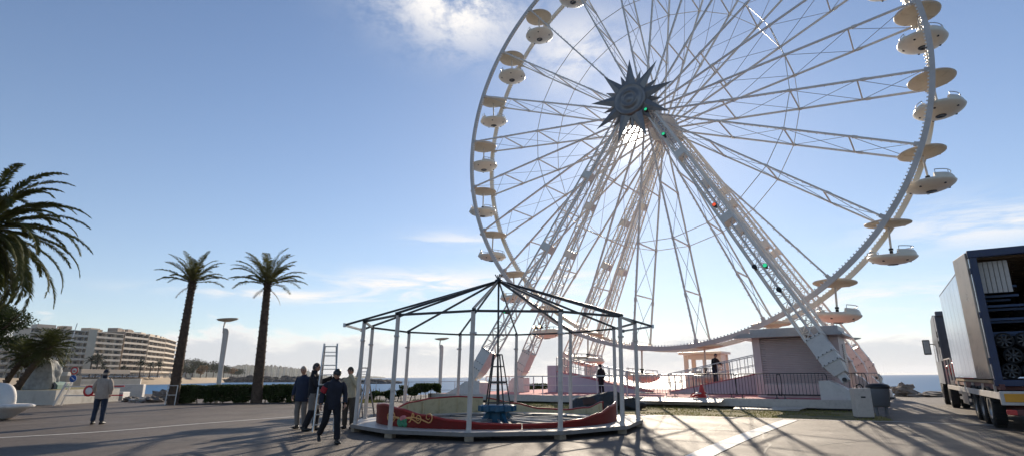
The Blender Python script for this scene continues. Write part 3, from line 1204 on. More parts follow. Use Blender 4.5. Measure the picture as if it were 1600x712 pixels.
# eight lattice legs
legs = []
for sx in (-1, 1):
    for sn in (1, -1):
        legs.append((sx, sn * 7.5, sn * 3.3, 10.4, .76, .72))       # outriggers
        legs.append((sx, sn * 2.75, sn * 2.75, 10.3, .7, .64))      # in the plane of the hub ends
for i, (sx, nf, nt, sf, w0, w1) in enumerate(legs):
    foot = wl(sx * sf, nf, 1.25)
    top = wl(sx * .75, nt, HZ - .35)
    d = (top - foot).normalized()
    a = foot + d * 2.0
    out = abs(nf) > 5
    side = Vector((0, 1, 0))
    mb = MB()
    ch = .085 if out else .075
    x, y, z = truss(mb, a, top, w0, ch, .032, .66, 0, side, w1 * .7)
    # cable run clipped along the girder
    mb.bar(a + z * -.1, top, .05, .05, 1, z)
    lg = mb.build('leg', ['wheelpaint', 'steel'], wheel)
    rot = Matrix((x, d, x.cross(d))).transposed()
    # closed box section at the bottom
    mb = MB()
    zx = x.cross(d)
    vs = []
    for t, k in ((.25, .34), (.75, .5), (1.15, .52), (2.12, .52)):
        for ux, uz in ((-1, -1), (1, -1), (1, 1), (-1, 1)):
            vs.append(foot + d * t + (x * ux + zx * uz) * (w0 * k))
    mb.add(vs, [(i * 4 + j, i * 4 + (j + 1) % 4, i * 4 + 4 + (j + 1) % 4, i * 4 + 4 + j) for i in range(3) for j in range(4)] + [(3, 2, 1, 0), (12, 13, 14, 15)], 0)
    for t in (.78, 1.2, 2.06):
        for sg in (-1, 1):
            mb.box(foot + d * t + zx * (sg * w0 * .535), (w0 * 1.06, .07, .03), 0, rot)
            mb.box(foot + d * t + x * (sg * w0 * .535), (.03, .07, w0 * 1.05), 0, rot)
            for ux in (-.4, -.13, .13, .4):
                mb.box(foot + d * t + zx * (sg * w0 * .56) + x * (ux * w0), (.045, .045, .05), 1, rot)
    mb.bar(foot + d * .3, foot - d * .1, w0 * .42, w0 * .42, 0, x)
    mb.tube([foot - Vector((0, .35 * w0, 0)), foot + Vector((0, .35 * w0, 0))], .09, 12, 1)
    mb.build('leg_shoe', ['white', 'darksteel'], lg)
    # wedge foot
    mb = MB()
    o0 = sx * (sf - .95)
    if out:
        poly = [(0, 0), (0, 1.0), (.5, 1.12), (1.15, 1.08), (2.1, .6), (3.2, .2), (3.3, 0)] if sx < 0 else [(0, 0), (0, 1.1), (.35, 1.12), (.6, 1.0), (1.62, .42), (1.65, 0)]
        wd = 1.05
    else:
        poly = [(.2, 0), (.2, .95), (1.2, .95), (1.5, .6), (1.6, 0)]
        wd = .7
    zb = .1 if out else PZ + .003
    mb.prism(poly, wl(o0, nf + wd / 2, zb), (sx, 0, 0), (0, 0, 1), Vector((0, wd, 0)))
    if out:
        mb.box(wl(o0 + sx * (1.7 if sx < 0 else .8), nf, .05), (3.6 if sx < 0 else 1.9, 1.3, .1), 1)
    mb.build('foot', ['white', 'darksteel'], lg)
    # splice boxes on the girder
    for t in ((.42, .72) if out else (.42, .62)):
        c = a.lerp(top, t)
        ww = (w0 + (w1 * .7 - w0) * t)
        mb = MB()
        mb.bbox(c, (ww * 1.1, .5, ww * 1.1), .04, 0, rot)
        mb.build('splice_box', 'wheelpaint', lg)

# coloured floodlights on the legs
def flood(leg_i, t, off, lens):
    sx, nf, nt, sf, w0, w1 = legs[leg_i]
    foot = wl(sx * sf, nf, 1.25)
    top = wl(sx * .75, nt, HZ - .35)
    c = foot.lerp(top, t) + Vector(off)
    mb = MB()
    mb.lathe([(.02, -.12), (.1, -.1), (.12, .12), (.1, .13)], 14, 0)
    mb.lathe([(.001, .125), (.1, .125)], 14, 1)
    mb.box((0, 0, -.2), (.1, .1, .2), 0)
    o = mb.build('floodlight', ['black', lens], wheel)
    o.location = c
    o.rotation_euler = (R_(80), 0, 0)
    return o


flood(4, .96, (-.1, -.55, 0), 'greenlens')
flood(4, .83, (-.1, -.6, 0), 'greenlens')
flood(4, .52, (-.1, -.65, 0), 'redlens')
flood(4, .3, (.15, -.65, .1), 'greenlens')
flood(4, .3, (-.35, -.65, .1), 'black')
flood(4, .24, (.1, -.65, -.1), 'black')
flood(0, .24, (0, -.6, 0), 'greenlens')
flood(1, .2, (0, -.6, 0), 'warmlens')
flood(1, .2, (.45, -.6, 0), 'warmlens')

# axle, hub drums and the big star on the front
mb = MB()
def drum(n0, n1, r, m=0, seg=24):
    mb.tube([wl(0, n0, HZ), wl(0, n1, HZ)], r, seg, m)
drum(-3.9, 3.9, .42, 1)
mb.build('axle', ['cwhite', 'steel'], wheel)
for n in (-1, 1):
    mb = MB()
    drum(n * 1.25, n * 2.05, 1.05)
    drum(n * 2.05, n * 2.2, .8)
    mb.build('hub', ['cwhite', 'steel'], wheel)
    mb = MB()
    mb.bbox(wl(0, n * 3.05, HZ - .12), (1.7, .9, .9), .08)
    mb.build('bearing_block', 'cwhite', wheel)

def star(n, nside):
    mb = MB()
    c = wl(0, n, HZ)
    up = -nside          # local y direction towards the viewer side
    for i in range(18):
        big = i % 2 == 0
        a = PI / 2 + 2 * PI * i / 18 - .03
        R1 = 3.0 if big else 2.15
        hw = .42 if big else .3
        d = Vector((math.cos(a), 0, math.sin(a)))
        t = Vector((-math.sin(a), 0, math.cos(a)))
        yb = Vector((0, up, 0))
        off = c + yb * (.0 if big else -.12)
        b0 = off + d * .8
        m0 = off + d * 1.0
        tip = off + d * R1
        L_, Rr = m0 + t * hw, m0 - t * hw
        f, k = m0 + yb * .16, m0 - yb * .16
        mb.add([b0, L_, tip, Rr, f, k], [(0, 1, 4), (1, 2, 4), (2, 3, 4), (3, 0, 4), (1, 0, 5), (2, 1, 5), (3, 2, 5), (0, 3, 5)], 0)
    so_ = mb.build('star', 'starmetal', wheel)
    m2 = MB()
    m2.lathe([(1.08 * r_, z_) for r_, z_ in [(.001, .34), (.2, .34), (.24, .28), (.42, .28), (.46, .36), (.54, .36), (.58, .24), (.84, .2), (.9, .26), (1.0, .26), (1.04, .1), (1.04, -.2), (.001, -.2)]], 40)
    o = m2.build('star_disc', 'starmetal', so_)
    o.location = c
    o.rotation_euler = (R_(90) if nside > 0 else R_(-90), 0, 0)


star(4.0, 1)

# rims, lamp rows, spokes
for n in (HW, -HW):
    mb = MB()
    K = NG * 8
    sec = [(-.11, -.13), (.11, -.13), (.11, .13), (-.11, .13)]
    vs = []
    for i in range(K):
        a = 2 * PI * i / K
        for dn, dr in sec:
            vs.append(rimpt(a, WR + dr, n + dn))
    fs = []
    for i in range(K):
        for j in range(4):
            fs.append((i * 4 + j, i * 4 + (j + 1) % 4, ((i + 1) % K) * 4 + (j + 1) % 4, ((i + 1) % K) * 4 + j))
    mb.add(vs, fs)
    for k in range(NG):
        a = PH0 + 2 * PI * k / NG
        d = Vector((math.cos(a), 0, math.sin(a)))
        mb.bar(rimpt(a, WR - .36, n), rimpt(a, WR - .12, n), .2, .24, 0, (0, 1, 0))
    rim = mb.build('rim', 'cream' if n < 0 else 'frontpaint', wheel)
    mb = MB()
    sgn = 1 if n > 0 else -1
    for i in range(NG * 20):
        a = 2 * PI * (i + .5) / (NG * 20)
        mb.bar(rimpt(a, WR - .13, n + sgn * .07), rimpt(a, WR - .21, n + sgn * .07), .07, .065, 0, (0, 1, 0))
    o = mb.build('lamp_row', 'bulb', rim)
    o['kind'] = 'stuff'

RING = (5.2, 9.15, 12.6)
for k in range(NG):
    a = PH0 + 2 * PI * k / NG
    for n in (1, -1):
        mb = MB()
        hub = rimpt(a, 1.0, n * 1.7)
        end = rimpt(a, WR - .3, n * HW)
        mb.bar(hub, end, .095, .125, 0, (0, 1, 0))
        for r in (5.2, 9.15, 12.9):
            t = (r - 1) / (WR - 1.3)
            c = hub.lerp(end, t)
            d = (end - hub).normalized()
            mb.bar(c - d * .14, c + d * .14, .13, .17, 0, (0, 1, 0))
        if n > 0:
            d = (end - hub).normalized()
            tan = Vector((-math.sin(a), 0, math.cos(a)))
            for i in range(28):
                c = hub.lerp(end, .15 + .84 * i / 27) - tan * .08
                mb.box(c, (.045, .045, .045), 1)
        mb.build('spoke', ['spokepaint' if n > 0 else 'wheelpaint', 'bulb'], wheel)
    mb = MB()
    P = lambda r, n: rimpt(a, 1.0, n * 1.7).lerp(rimpt(a, WR - .3, n * HW), (r - 1) / (WR - 1.3))
    for r0, r1 in ((1.6, 5.2), (5.2, 9.15), (9.15, 12.6), (12.6, 15.6)):
        mb.bar(P(r0, 1), P(r1, -1), .026, .026)
        mb.bar(P(r0, -1), P(r1, 1), .026, .026)
    mb.build('brace_wire', 'steel', wheel)
    for r in RING:
        MB().bar(P(r, 1), P(r, -1), .075, .075).build('cross_bar', 'wheelpaint', wheel)
    MB().tube([rimpt(a, WR - .05, HW), rimpt(a, WR - .05, -HW)], .1, 10).build('gondola_axle', 'cwhite', wheel)
for n in (1, -1):
    mb = MB()
    for k in range(NG):
        a, b = PH0 + 2 * PI * k / NG, PH0 + 2 * PI * (k + 1) / NG
        for r in (9.15,):
            q = lambda a_: rimpt(a_, 1.0, n * 1.7).lerp(rimpt(a_, WR - .3, n * HW), (r - 1) / (WR - 1.3))
            mb.bar(q(a), q(b), .04, .04, 0, (0, 1, 0))
    mb.build('tie_ring', 'spokepaint', wheel)

# gondola prototype, hanging from its axle at the rim
def gondola():
    g = MB()
    prof = [(.001, -2.24), (.3, -2.24), (.62, -2.19), (.95, -2.07), (1.13, -1.94), (1.19, -1.86), (1.14, -1.79), (1.0, -1.75), (.86, -1.76), (.82, -1.85), (.78, -2.0), (.001, -2.02)]
    g.lathe(prof, 40, 0)
    for ca, hw, ht in ((0, R_(66), -1.55), (PI, R_(48), -1.63)):
        pr_ = [(1.1, -1.80), (1.12, -1.7), (1.04, ht), (.96, ht + .03), (.9, ht), (.84, -1.7), (.84, -1.8)]
        g.lathe(pr_, 18, 0, a0=ca - hw, a1=ca + hw)
        for s in (-1, 1):
            a = ca + s * hw
            g.add([(r * math.cos(a), r * math.sin(a), z) for r, z in pr_], [tuple(range(len(pr_)))], 0)
        g.lathe([(.8, -1.9), (.8, -1.7), (.5, -1.72), (.5, -1.95)], 16, 1, a0=ca - hw, a1=ca + hw)
    body = g.build('gondola', ['cream', 'teal'], wheel)
    c = MB()
    c.lathe([(.001, -.2), (.25, -.2), (.95, -.13), (1.1, -.06), (1.12, 0), (1.08, .04), (.6, .17), (.2, .23), (.001, .24)], 40)
    for i in range(4):
        a = i * PI / 2 + PI / 4
        c.bar((0, 0, -.203), (1.0 * math.cos(a), 1.0 * math.sin(a), -.128), .04, .03)
    c.build('canopy', 'canopy', body)
    p = MB()
    p.tube([(0, 0, -.15), (0, 0, -1.6)], .055, 10, 0)
    p.tube([(0, 0, -1.5), (0, 0, -2.0)], .085, 10, 1)
    p.box((0, 0, -1.42), (.2, .16, .1), 1)
    p.build('hanger', ['cwhite', 'black'], body)
    for ca, hw, z0, z1 in ((0, R_(62), -1.56, -1.36), (PI, R_(44), -1.64, -1.46)):
        r = MB()
        r.tube([(1.0 * math.cos(ca - hw + 2 * hw * i / 16), 1.0 * math.sin(ca - hw + 2 * hw * i / 16), z1) for i in range(17)], .022, 6)
        for i in range(4):
            a = ca - hw + 2 * hw * i / 3
            r.bar((math.cos(a), math.sin(a), z0), (math.cos(a), math.sin(a), z1), .03, .03)
        r.build('railing', 'steel', body)
    h = MB()
    h.lathe([(.001, -2.26), (.1, -2.26), (.1, -2.27), (.24, -2.27), (.26, -2.235)], 20, 0)
    h.build('hatch', ['darksteel'], body)
    for i in range(5):
        a = 2 * PI * (i + .5) / 5
        MB().lathe([(.001, -.02), (.055, -.02), (.06, .03)], 10, 0, c=(.9 * math.cos(a), .9 * math.sin(a), -2.1)).build('porthole', 'darksteel', body)
    return body


gp0 = gondola()
rs = random.Random(5)
for k in range(NG):
    a = PH0 + 2 * PI * k / NG
    o = gp0 if k == 0 else copy_tree(gp0, wheel)
    o.location = rimpt(a, WR - .05, 0)
    o.rotation_euler = (rs.uniform(-.06, .06), rs.uniform(-.06, .06), (0 if math.cos(a) > 0 else PI) + rs.uniform(-.25, .25))

# ------------------------------------------------------------------ things standing on the base
def local(o_name, s, n, z=PZ, label=None, cat=None, rz=0, group=None):
    return empty(o_name, W(s, n, z), WA + rz, label, cat, group)


# ticket hut with roller shutter; local x along the wheel, y away from the camera
hut = local('ticket_booth', 8.25, 4.6, PZ, 'grey booth with a wide roller shutter and overhanging roof under the wheel', 'booth')
mb = MB()
mb.box((0, 1.1, 1.4), (3.7, .1, 2.8), 0)
mb.box((-1.85, 0, 1.4), (.1, 2.3, 2.8), 0)
mb.box((1.85, 0, 1.4), (.1, 2.3, 2.8), 0)
mb.box((0, -1.1, .3), (3.8, .12, .6), 0)
for x in (-1.72, 1.72):
    mb.box((x, -1.11, 1.7), (.35, .14, 2.2), 0)
mb.build('wall', 'pinkpaint', hut)
mb = MB()
for i in range(26):
    mb.bbox((0, -1.06, .63 + i * .084), (3.12, .05, .066), .02)
mb.build('shutter', 'shutter', hut)
mb = MB()
mb.prism([(-2.6, 2.8), (2.2, 2.8), (2.2, 2.86), (2.0, 3.02), (-2.2, 3.02), (-2.6, 2.86)], (0, -1.95, 0), (1, 0, 0), (0, 0, 1), (0, 3.9, 0))
mb.bbox((0, 0, 3.14), (3.9, 2.4, .24), .04)
mb.build('roof', 'boothroof', hut)
mb = MB()
mb.box((.1, -1.18, .12), (3.1, .04, .06), 0)
mb.build('skirting_bar', 'darksteel', hut)
for i in range(1):
    mb = MB()
    for j in range(16):
        mb.box((1.92, .3, .9 + j * .1), (.05, .9, .07), 0)
    mb.build('louvre', 'boothroof', hut)

# small pink cabin with windows, behind the wheel
cab = local('control_cabin', .9, -3.6, PZ, 'small pale pink cabin with tall windows behind the lowest gondola', 'cabin')
mb = MB()
for x in (-1.05, 1.05):
    for y in (-.75, .75):
        mb.box((x, y, 1.2), (.28 if x < 0 else .55, .14, 2.4), 0)
mb.box((0, -.75, .5), (1.9, .1, 1.0), 0)
mb.box((0, .75, .5), (1.9, .1, 1.0), 0)
mb.box((-1.1, 0, .5), (.1, 1.4, 1.0), 0)
mb.box((1.2, 0, 1.2), (.1, 1.4, 2.4), 0)
mb.box((0, -.75, 2.25), (1.9, .1, .3), 0)
mb.box((0, .75, 2.25), (1.9, .1, .3), 0)
mb.box((.15, -.75, 1.55), (.14, .08, 1.1), 0)
mb.build('wall', 'cream', cab)
MB().bbox((0, 0, 2.5), (2.9, 2.2, .16), .03).build('roof', 'cream', cab)
MB().bbox((-.45, -.35, 1.05), (.9, .4, .1), .02).build('counter', 'steel', cab)

# boarding ramps
def ramp(name, s0, z0, s1, z1, n, wd, label, panel, hrail=1.0):
    r = local(name, 0, n, 0, label, 'ramp')
    mb = MB()
    d = (s1 - s0)
    zb = PZ + .005
    mb.prism([(s0, zb), (s1, zb), (s1, z1), (s0, z0)], (0, -wd / 2, 0), (1, 0, 0), (0, 0, 1), (0, .06, 0), 0)
    mb.prism([(s0, zb), (s1, zb), (s1, z1), (s0, z0)], (0, wd / 2 - .06, 0), (1, 0, 0), (0, 0, 1), (0, .06, 0), 0)
    mb.build('side_panel', panel, r)
    mb = MB()
    mb.prism([(s0, z0), (s1, z1), (s1, z1 + .06), (s0, z0 + .06)], (0, -wd / 2 - .03, 0), (1, 0, 0), (0, 0, 1), (0, wd + .06, 0), 0)
    mb.build('deck', 'pinkfloor', r)
    for y in (-wd / 2, wd / 2):
        mb = MB()
        k = int(abs(d) / .42)
        for i in range(k + 1):
            t = i / k
            x, z = s0 + d * t, z0 + (z1 - z0) * t
            mb.bar((x, y, z), (x, y, z + hrail), .03 if i % 4 else .05, .03 if i % 4 else .05)
        mb.bar((s0, y, z0 + hrail), (s1, y, z1 + hrail), .05, .05)
        mb.bar((s0, y, z0 + hrail * .5), (s1, y, z1 + hrail * .5), .03, .03)
        mb.build('railing', 'steel', r)
    return r


rA = ramp('boarding_ramp', -7.2, 1.75, -.8, .5, 2.0, 1.0, 'left boarding ramp with pale lilac side panels, sloping down to the right', 'lilac', .95)
MB().box((-7.6, -.1, 1.3), (.7, .9, 1.75), 0).build('end_panel', 'lilac', rA)
ramp('boarding_ramp', .6, .5, 6.9, 1.75, 2.0, 1.0, 'right boarding ramp with a lilac side, climbing to the right towards the grey booth', 'lilac', 1.05)

# crowd barriers
def barrier_mesh(matn):
    root = empty('crowd_barrier', (0, 0, 0))
    mb = MB()
    mb.tube(spline([(-.95, 0, .12), (-1, 0, .5), (-1, 0, .95), (-.93, 0, 1.08), (-.8, 0, 1.1), (.8, 0, 1.1), (.93, 0, 1.08), (1, 0, .95), (1, 0, .5), (.95, 0, .12)], 3), .02, 6)
    mb.bar((-.97, 0, .18), (.97, 0, .18), .03, .03)
    mb.build('frame', matn, root)
    for i in range(13):
        x = -.84 + i * .14
        MB().bar((x, 0, .18), (x, 0, 1.09), .018, .018).build('bar', matn, root)
    for x in (-.75, .75):
        f = MB()
        f.bar((x, -.28, .015), (x, .28, .015), .05, .03)
        f.bar((x, 0, .02), (x, 0, .2), .05, .03)
        f.build('foot', matn, root)
    return root


bd = barrier_mesh('darksteel')
dk = [(4.9, 7.7, .04, 'leftmost of the dark metal crowd barriers before the roller shutter booth'), (6.9, 7.75, -.03, 'middle dark metal crowd barrier in front of the roller shutter'), (8.7, 7.55, .1, 'rightmost dark metal crowd barrier, partly behind the wheel leg'),
      (9.9, 4.4, .15, 'dark crowd barrier seen between the right wheel legs')]
for i, (s, n, rz, lb) in enumerate(dk):
    o = bd if i == 0 else copy_tree(bd)
    place(o, W(s, n, PZ), WA + rz)
    tag(o, lb, 'barrier', 'crowd barriers on the wheel base')
bw = barrier_mesh('alu')
wk = [(1.6, 7.4, .02, 'pale metal crowd barrier left of the red tangle, before the pink cabin'), (3.3, 7.0, -.25, 'pale metal crowd barrier nearest the red tangle'), (10.3, 2.9, .1, 'pale metal crowd barrier beside the white foot of the right leg'),
      ]
for i, (s, n, rz, lb) in enumerate(wk):
    o = bw if i == 0 else copy_tree(bw)
    place(o, W(s, n, PZ), WA + rz)
    tag(o, lb, 'barrier', 'crowd barriers on the wheel base')

# white guard rail along the front edge
def guard(s0, s1, n, label, z=PZ, h=1.05, step=2.0):
    r = local('guard_rail', s0, n, z, label, 'railing')
    L_ = s1 - s0
    MB().bar((0, 0, h), (L_, 0, h), .06, .06).build('top_rail', 'white', r)
    MB().bar((0, 0, h * .52), (L_, 0, h * .52), .03, .03).build('middle_rail', 'white', r)
    k = max(1, round(L_ / step))
    for i in range(k + 1):
        MB().bar((L_ * i / k, 0, 0), (L_ * i / k, 0, h - .03), .045, .045).build('post', 'white', r)


guard(-6.8, 0.3, 7.6, 'long thin white guard rail on the pink floor edge behind the carousel frame')
guard(-11.2, -7.3, 5.2, 'white guard rail on the pink floor, behind the black carousel tower')
guard(-9.5, -2.0, -6.5, 'white guard rail along the back of the pink floor, behind the lilac ramp')

# a heap of red chain and cone on the floor edge
mb = MB()
rs = random.Random(3)
mb.lathe([(.28, 0), (.24, .04), (.19, .06), (.09, .5), (.05, .62), (.001, .63)], 16, 0)
tr = empty('traffic_cone', W(4.35, 7.95, PZ), 0, 'small red cone tangled in tape on the front edge of the pink floor', 'cone')
mb.build('cone_body', 'redplastic', tr)
mb = MB()
pts = [(rs.uniform(-.35, .3), rs.uniform(-.3, .3), rs.uniform(.03, .5) * (1 - i / 16)) for i in range(16)]
mb.tube(spline(pts, 4), .03, 5, 0)
mb.build('tape', 'signwhite', tr)
mb = MB()
pts = [(rs.uniform(-.55, .2), rs.uniform(-.3, .3), .03 + .2 * rs.random()) for i in range(14)]
mb.tube(spline(pts, 4), .03, 5, 0)
mb.build('chain', 'redplastic', tr)

# planks lying at the edge
def plank(c, L_, w, h, rz, rx, label, matn='cwhite'):
    mb = MB()
    mb.bbox((0, 0, 0), (L_, w, h), .01)
    o = mb.build('board', matn)
    o.location = c
    o.rotation_euler = (rx, 0, rz)
    tag(o, label, 'board')
    return o


plank(W(3.6, 8.85, .33), 3.9, .55, .035, WA, R_(14), 'long white board leaning on the front edge of the pink floor')
plank(W(7.5, 9.3, .06), 2.6, .5, .04, WA + .12, R_(5), 'white board lying on the grass below the roller shutter booth, left of the white cabinet')
plank(W(8.3, 9.05, .105), 1.3, .6, .03, WA - .2, R_(3), 'short white board lying across another board near the white cabinet')
plank(W(-1.2, 8.9, .3), 2.2, .4, .035, WA - .03, R_(12), 'white board at the floor edge just right of the carousel frame')

# white steel cabinet and bin beside the right foot
q = gp(1354, 653)
cb = empty('electrical_cabinet', (q.x, q.y, 0), WA + .35, 'white steel cabinet with a small dark slot, standing on the grass by the right foot', 'cabinet')
MB().bbox((0, .28, .52), (.52, .56, .96), .015).build('housing', 'cwhite', cb)
MB().box((0, -.002, .7), (.14, .02, .05)).build('handle', 'black', cb)
MB().box((0, .28, .02), (.48, .5, .04)).build('plinth', 'darksteel', cb)
cl = MB()
cl.tube(spline([(-.1, .2, 1.0), (-.12, .1, 1.1), (0, .1, 1.12), (.1, .25, 1.02)], 4), .025, 6)
cl.build('cable', 'black', cb)
q = gp(1384, 650)
bn = empty('litter_bin', (q.x + .1, q.y + .35, 0), -.3, 'grey litter bin on legs with a black lid, right of the white cabinet', 'bin')
mb = MB()
mb.lathe([(.001, .32), (.26, .32), (.3, .36), (.36, .95), (.37, 1.0)], 24, 0)
for a in (.6, 2.2, 3.8, 5.4):
    mb.bar((.2 * math.cos(a), .2 * math.sin(a), 0), (.22 * math.cos(a), .22 * math.sin(a), .34), .05, .05, 0)
mb.build('drum', 'bingrey', bn)
MB().lathe([(.38, .96), (.39, 1.02), (.34, 1.1), (.12, 1.14), (.001, 1.14)], 24).build('lid', 'black', bn)

# inflatable-like pile and rock beside the bin
def boulder(name, x, y, r, label, matn, seed, cat='rock', sink=.25):
    q = gp(x, y)
    mb = MB()
    mb.ball((0, 0, 0), (1, 1, 1), 0, 9, .75, seed)
    mb.sm = [False] * len(mb.sm)
    o = mb.build(name, matn)
    o.scale = r
    o.location = (q.x, q.y + r[1] * .6, r[2] * (1 - sink) - .05)
    tag(o, label, cat)
    return o


boulder('boulder', 1420, 618.5, (.8, .6, .5), 'round brown boulder at the sea edge, right of the litter bin', 'rock', 3)
boulder('boulder', 1372, 614, (.6, .6, .85), 'tall pale boulder behind the litter bin', 'carved', 9)
for i, (x, y, r, lb) in enumerate([(1455, 619.5, (1.1, .6, .16), 'low flat rock at the sea edge beside the lorry'), (1474, 618.5, (1.0, .7, .2), 'low rock at the sea edge hidden partly by the lorry cab')]):
    boulder('boulder', x, y, r, lb, 'rock', 20 + i)

# dark rock with a plaque on the verge
q = gp(932, 641)
rk = empty('memorial_rock', (q.x, q.y + .4, 0), 0, 'dark rock with a brown plaque on the verge behind the carousel frame', 'rock')
mb = MB()
bmx = bmesh.new()
bmesh.ops.create_icosphere(bmx, subdivisions=3, radius=1)
for v in bmx.verts:
    c = v.co
    k = 1 + .3 * mnoise.noise(c * 1.5 + Vector((4, 1, 0))) + .13 * mnoise.noise(c * 4.3)
    x = c.x * 1.05 * k
    z = min(c.z * .8 * k + .3 + .16 * x, .66 + .18 * x + .05 * mnoise.noise(c * 5))
    v.co = Vector((x, c.y * .65 * k, max(z, -.05)))
bmx.verts.index_update()
mb.add([v.co for v in bmx.verts], [[v.index for v in f.verts] for f in bmx.faces], 0, False)
bmx.free()
mb.build('stone', 'darkrock', rk)
mb = MB()
mb.bbox((-.3, -.66, .42), (.62, .03, .3), .01, 0, Matrix.Rotation(R_(-38), 3, 'X') @ Matrix.Rotation(R_(-8), 3, 'Y'))
mb.build('plaque', 'plaque', rk)
q = gp(986, 640)
mb = MB()
mb.ball((0, 0, .18), (.62, .42, .36), 0, 14, .6, 8)
tag(mb.build('tarpaulin', 'tarp', loc=(q.x, q.y + .3, 0)), 'crumpled black tarpaulin heap on the verge right of the dark rock', 'tarpaulin')
mb = MB()
pts = [gp(1098, 634), gp(1104, 637), gp(1108, 641), gp(1112, 640)]
mb.tube(spline([(p.x, p.y, .03) for p in pts], 4), .02, 6)
tag(mb.build('cable', 'black'), 'short black cable lying on the verge under the long white board', 'cable')

# street lamps with a flat oval head on a blade shaped pole
def street_lamp(loc, h, label, rz=0, s=1.):
    r = empty('street_lamp', loc, rz, label, 'street lamp', 'street lamps with oval heads')
    mb = MB()
    pts = spline([(0, 0, 0), (.02, 0, h * .4), (.06, 0, h * .8), (.02, 0, h * .87), (-.10, 0, h * .91), (-.06, 0, h - .06)], 5)
    k = len(pts)
    rad = []
    for i in range(k):
        t = i / (k - 1)
        w = .13 + .07 * min(1, t / .6) if t < .62 else max(.04, .2 - .16 * (t - .62) / .18)
        rad.append((w * s, .1 * s))
    mb.tube(pts, rad, 12, ref=(1, 0, 0))
    mb.build('pole', 'whitestone', r)
    mb = MB()
    mb.lathe([(.001, -.06), (.2, -.06), (.55, .03), (.66, .1), (.64, .13), (.3, .15), (.001, .16)], 28, sx=1.0 * s, sy=.8 * s)
    o = mb.build('lamp_head', 'lampsh', r)
    o.location = (.08, 0, h)
    o.rotation_euler = (0, R_(-4), 0)
    return r


q = gp(338, 628)
street_lamp((q.x, q.y, 0), 5.05, 'pale street lamp with an oval head between the two tall slim palms', .2)
q = gp(687, 616)
street_lamp((q.x, q.y, 0), 4.6, 'pale street lamp with an oval head behind the carousel posts, left of the wheel base', .4)
q = gp(1347, 611)
street_lamp((q.x, q.y, 0), 4.55, 'pale street lamp behind the right legs of the wheel, its head hidden by a gondola', 2.8)

# furled parasol pole behind the ramp
q = W(6.2, -6.5, PZ)
pa = empty('flag_pole', q, 0, 'thin pole with a furled dark flag behind the right boarding ramp', 'flag pole')
MB().tube([(0, 0, 0), (.05, 0, 4.6)], .035, 8).build('pole', 'steel', pa)
MB().tube([(.04, 0, 2.9), (.045, 0, 3.3), (.05, 0, 4.2), (.055, 0, 4.5)], [.13, .12, .06, .02], 8).build('flag', 'black', pa)
# ------------------------------------------------------------------ carousel frame being put together
CX, CY, CR, CPH = -.484, 18.187, 4.234, .129
car_ = empty('carousel', (CX, CY, 0), 0, 'half built round ride with white posts, dark roof beams and red curved boards', 'carousel')
CA = [R_(195 + 30 * k) + CPH for k in range(12)]
cp = lambda r, a, z: Vector((r * math.cos(a), r * math.sin(a), z))
PT = .2
mb = MB()
ro = CR + .13
mb.add([cp(ro, a, PT) for a in CA] + [cp(2.9, a, PT) for a in CA], [(i, (i + 1) % 12, 12 + (i + 1) % 12, 12 + i) for i in range(12)], 0)
mb.add([cp(ro, a, PT) for a in CA] + [cp(ro, a, PT - .09) for a in CA], [(i, 12 + i, 12 + (i + 1) % 12, (i + 1) % 12) for i in range(12)], 1)
mb.add([cp(ro, a, PT - .09) for a in CA] + [cp(2.9, a, PT - .09) for a in CA], [(i, 12 + i, 12 + (i + 1) % 12, (i + 1) % 12) for i in range(12)], 1)
mb.add([cp(2.9, a, PT) for a in CA] + [cp(2.9, a, PT - .09) for a in CA], [(i, (i + 1) % 12, 12 + (i + 1) % 12, 12 + i) for i in range(12)], 1)
mb.build('stage', ['floorplate', 'stageedge'], car_)
for k, a in enumerate(CA):
    mb = MB()
    c = cp(CR - .02, a, 0)
    mb.box(c + Vector((0, 0, .055)), (.2, .2, .11), 0, Matrix.Rotation(a + .3, 3, 'Z'))
    mb.build('support_block', 'weatherwood', car_)
TOPX = Vector((.081, .008, 0))
tops = [cp(CR, a, 3.06) + TOPX for a in CA]
for k, a in enumerate(CA):
    b = cp(CR, a, PT)
    d = (tops[k] - b)
    mb = MB()
    mb.tube([b, b + d * .5, b + d * .985], [.06, .058, .055], 12, 0)
    mb.lathe([(.075, 0), (.075, .015), (.062, .02), (.062, .1)], 12, 0, c=b)
    q = b + d * .8
    mb.lathe([(.056, -.03), (.072, -.03), (.072, .03), (.056, .03)], 10, 0, c=q)
    mb.box(q + Vector((.09 * math.cos(a + 1.2), .09 * math.sin(a + 1.2), 0)), (.05, .05, .05), 1)
    mb.build('post', ['cwhite', 'steel'], car_)
apex = Vector((0.04, 0, 4.47))
ext = {0: .58, 11: .4, 5: .55, 6: .4}
tips = {}
for k, a in enumerate(CA):
    t = tops[k] + Vector((0, 0, .03))
    d = (t - apex)
    e = t + d.normalized() * ext.get(k, .1)
    tips[k] = e
    mb = MB()
    mb.bar(apex + d.normalized() * .12, e, .042, .062)
    mb.build('rafter', 'darksteel', car_)
for k in range(12):
    a, b = tops[k], tops[(k + 1) % 12]
    mb = MB()
    u = (b - a).normalized()
    mb.bar(a + Vector((0, 0, -.03)), b + Vector((0, 0, -.03)), .045, .06)
    mb.bar(a - u * .03 + Vector((0, 0, -.03)), a + u * .06 + Vector((0, 0, -.03)), .085, .12)
    mb.build('ring_beam', 'darksteel', car_)
for a, b in ((11, 0), (5, 6)):
    mb = MB()
    mb.bar(tips[a], tips[b], .05, .06)
    for q in (a, b):
        mb.box(tips[q], (.07, .07, .11))
    mb.build('eaves_beam', 'steel', car_)
mb = MB()
mb.tube([(0.0, 0, .55), (.04, 0, 4.5)], .032, 10)
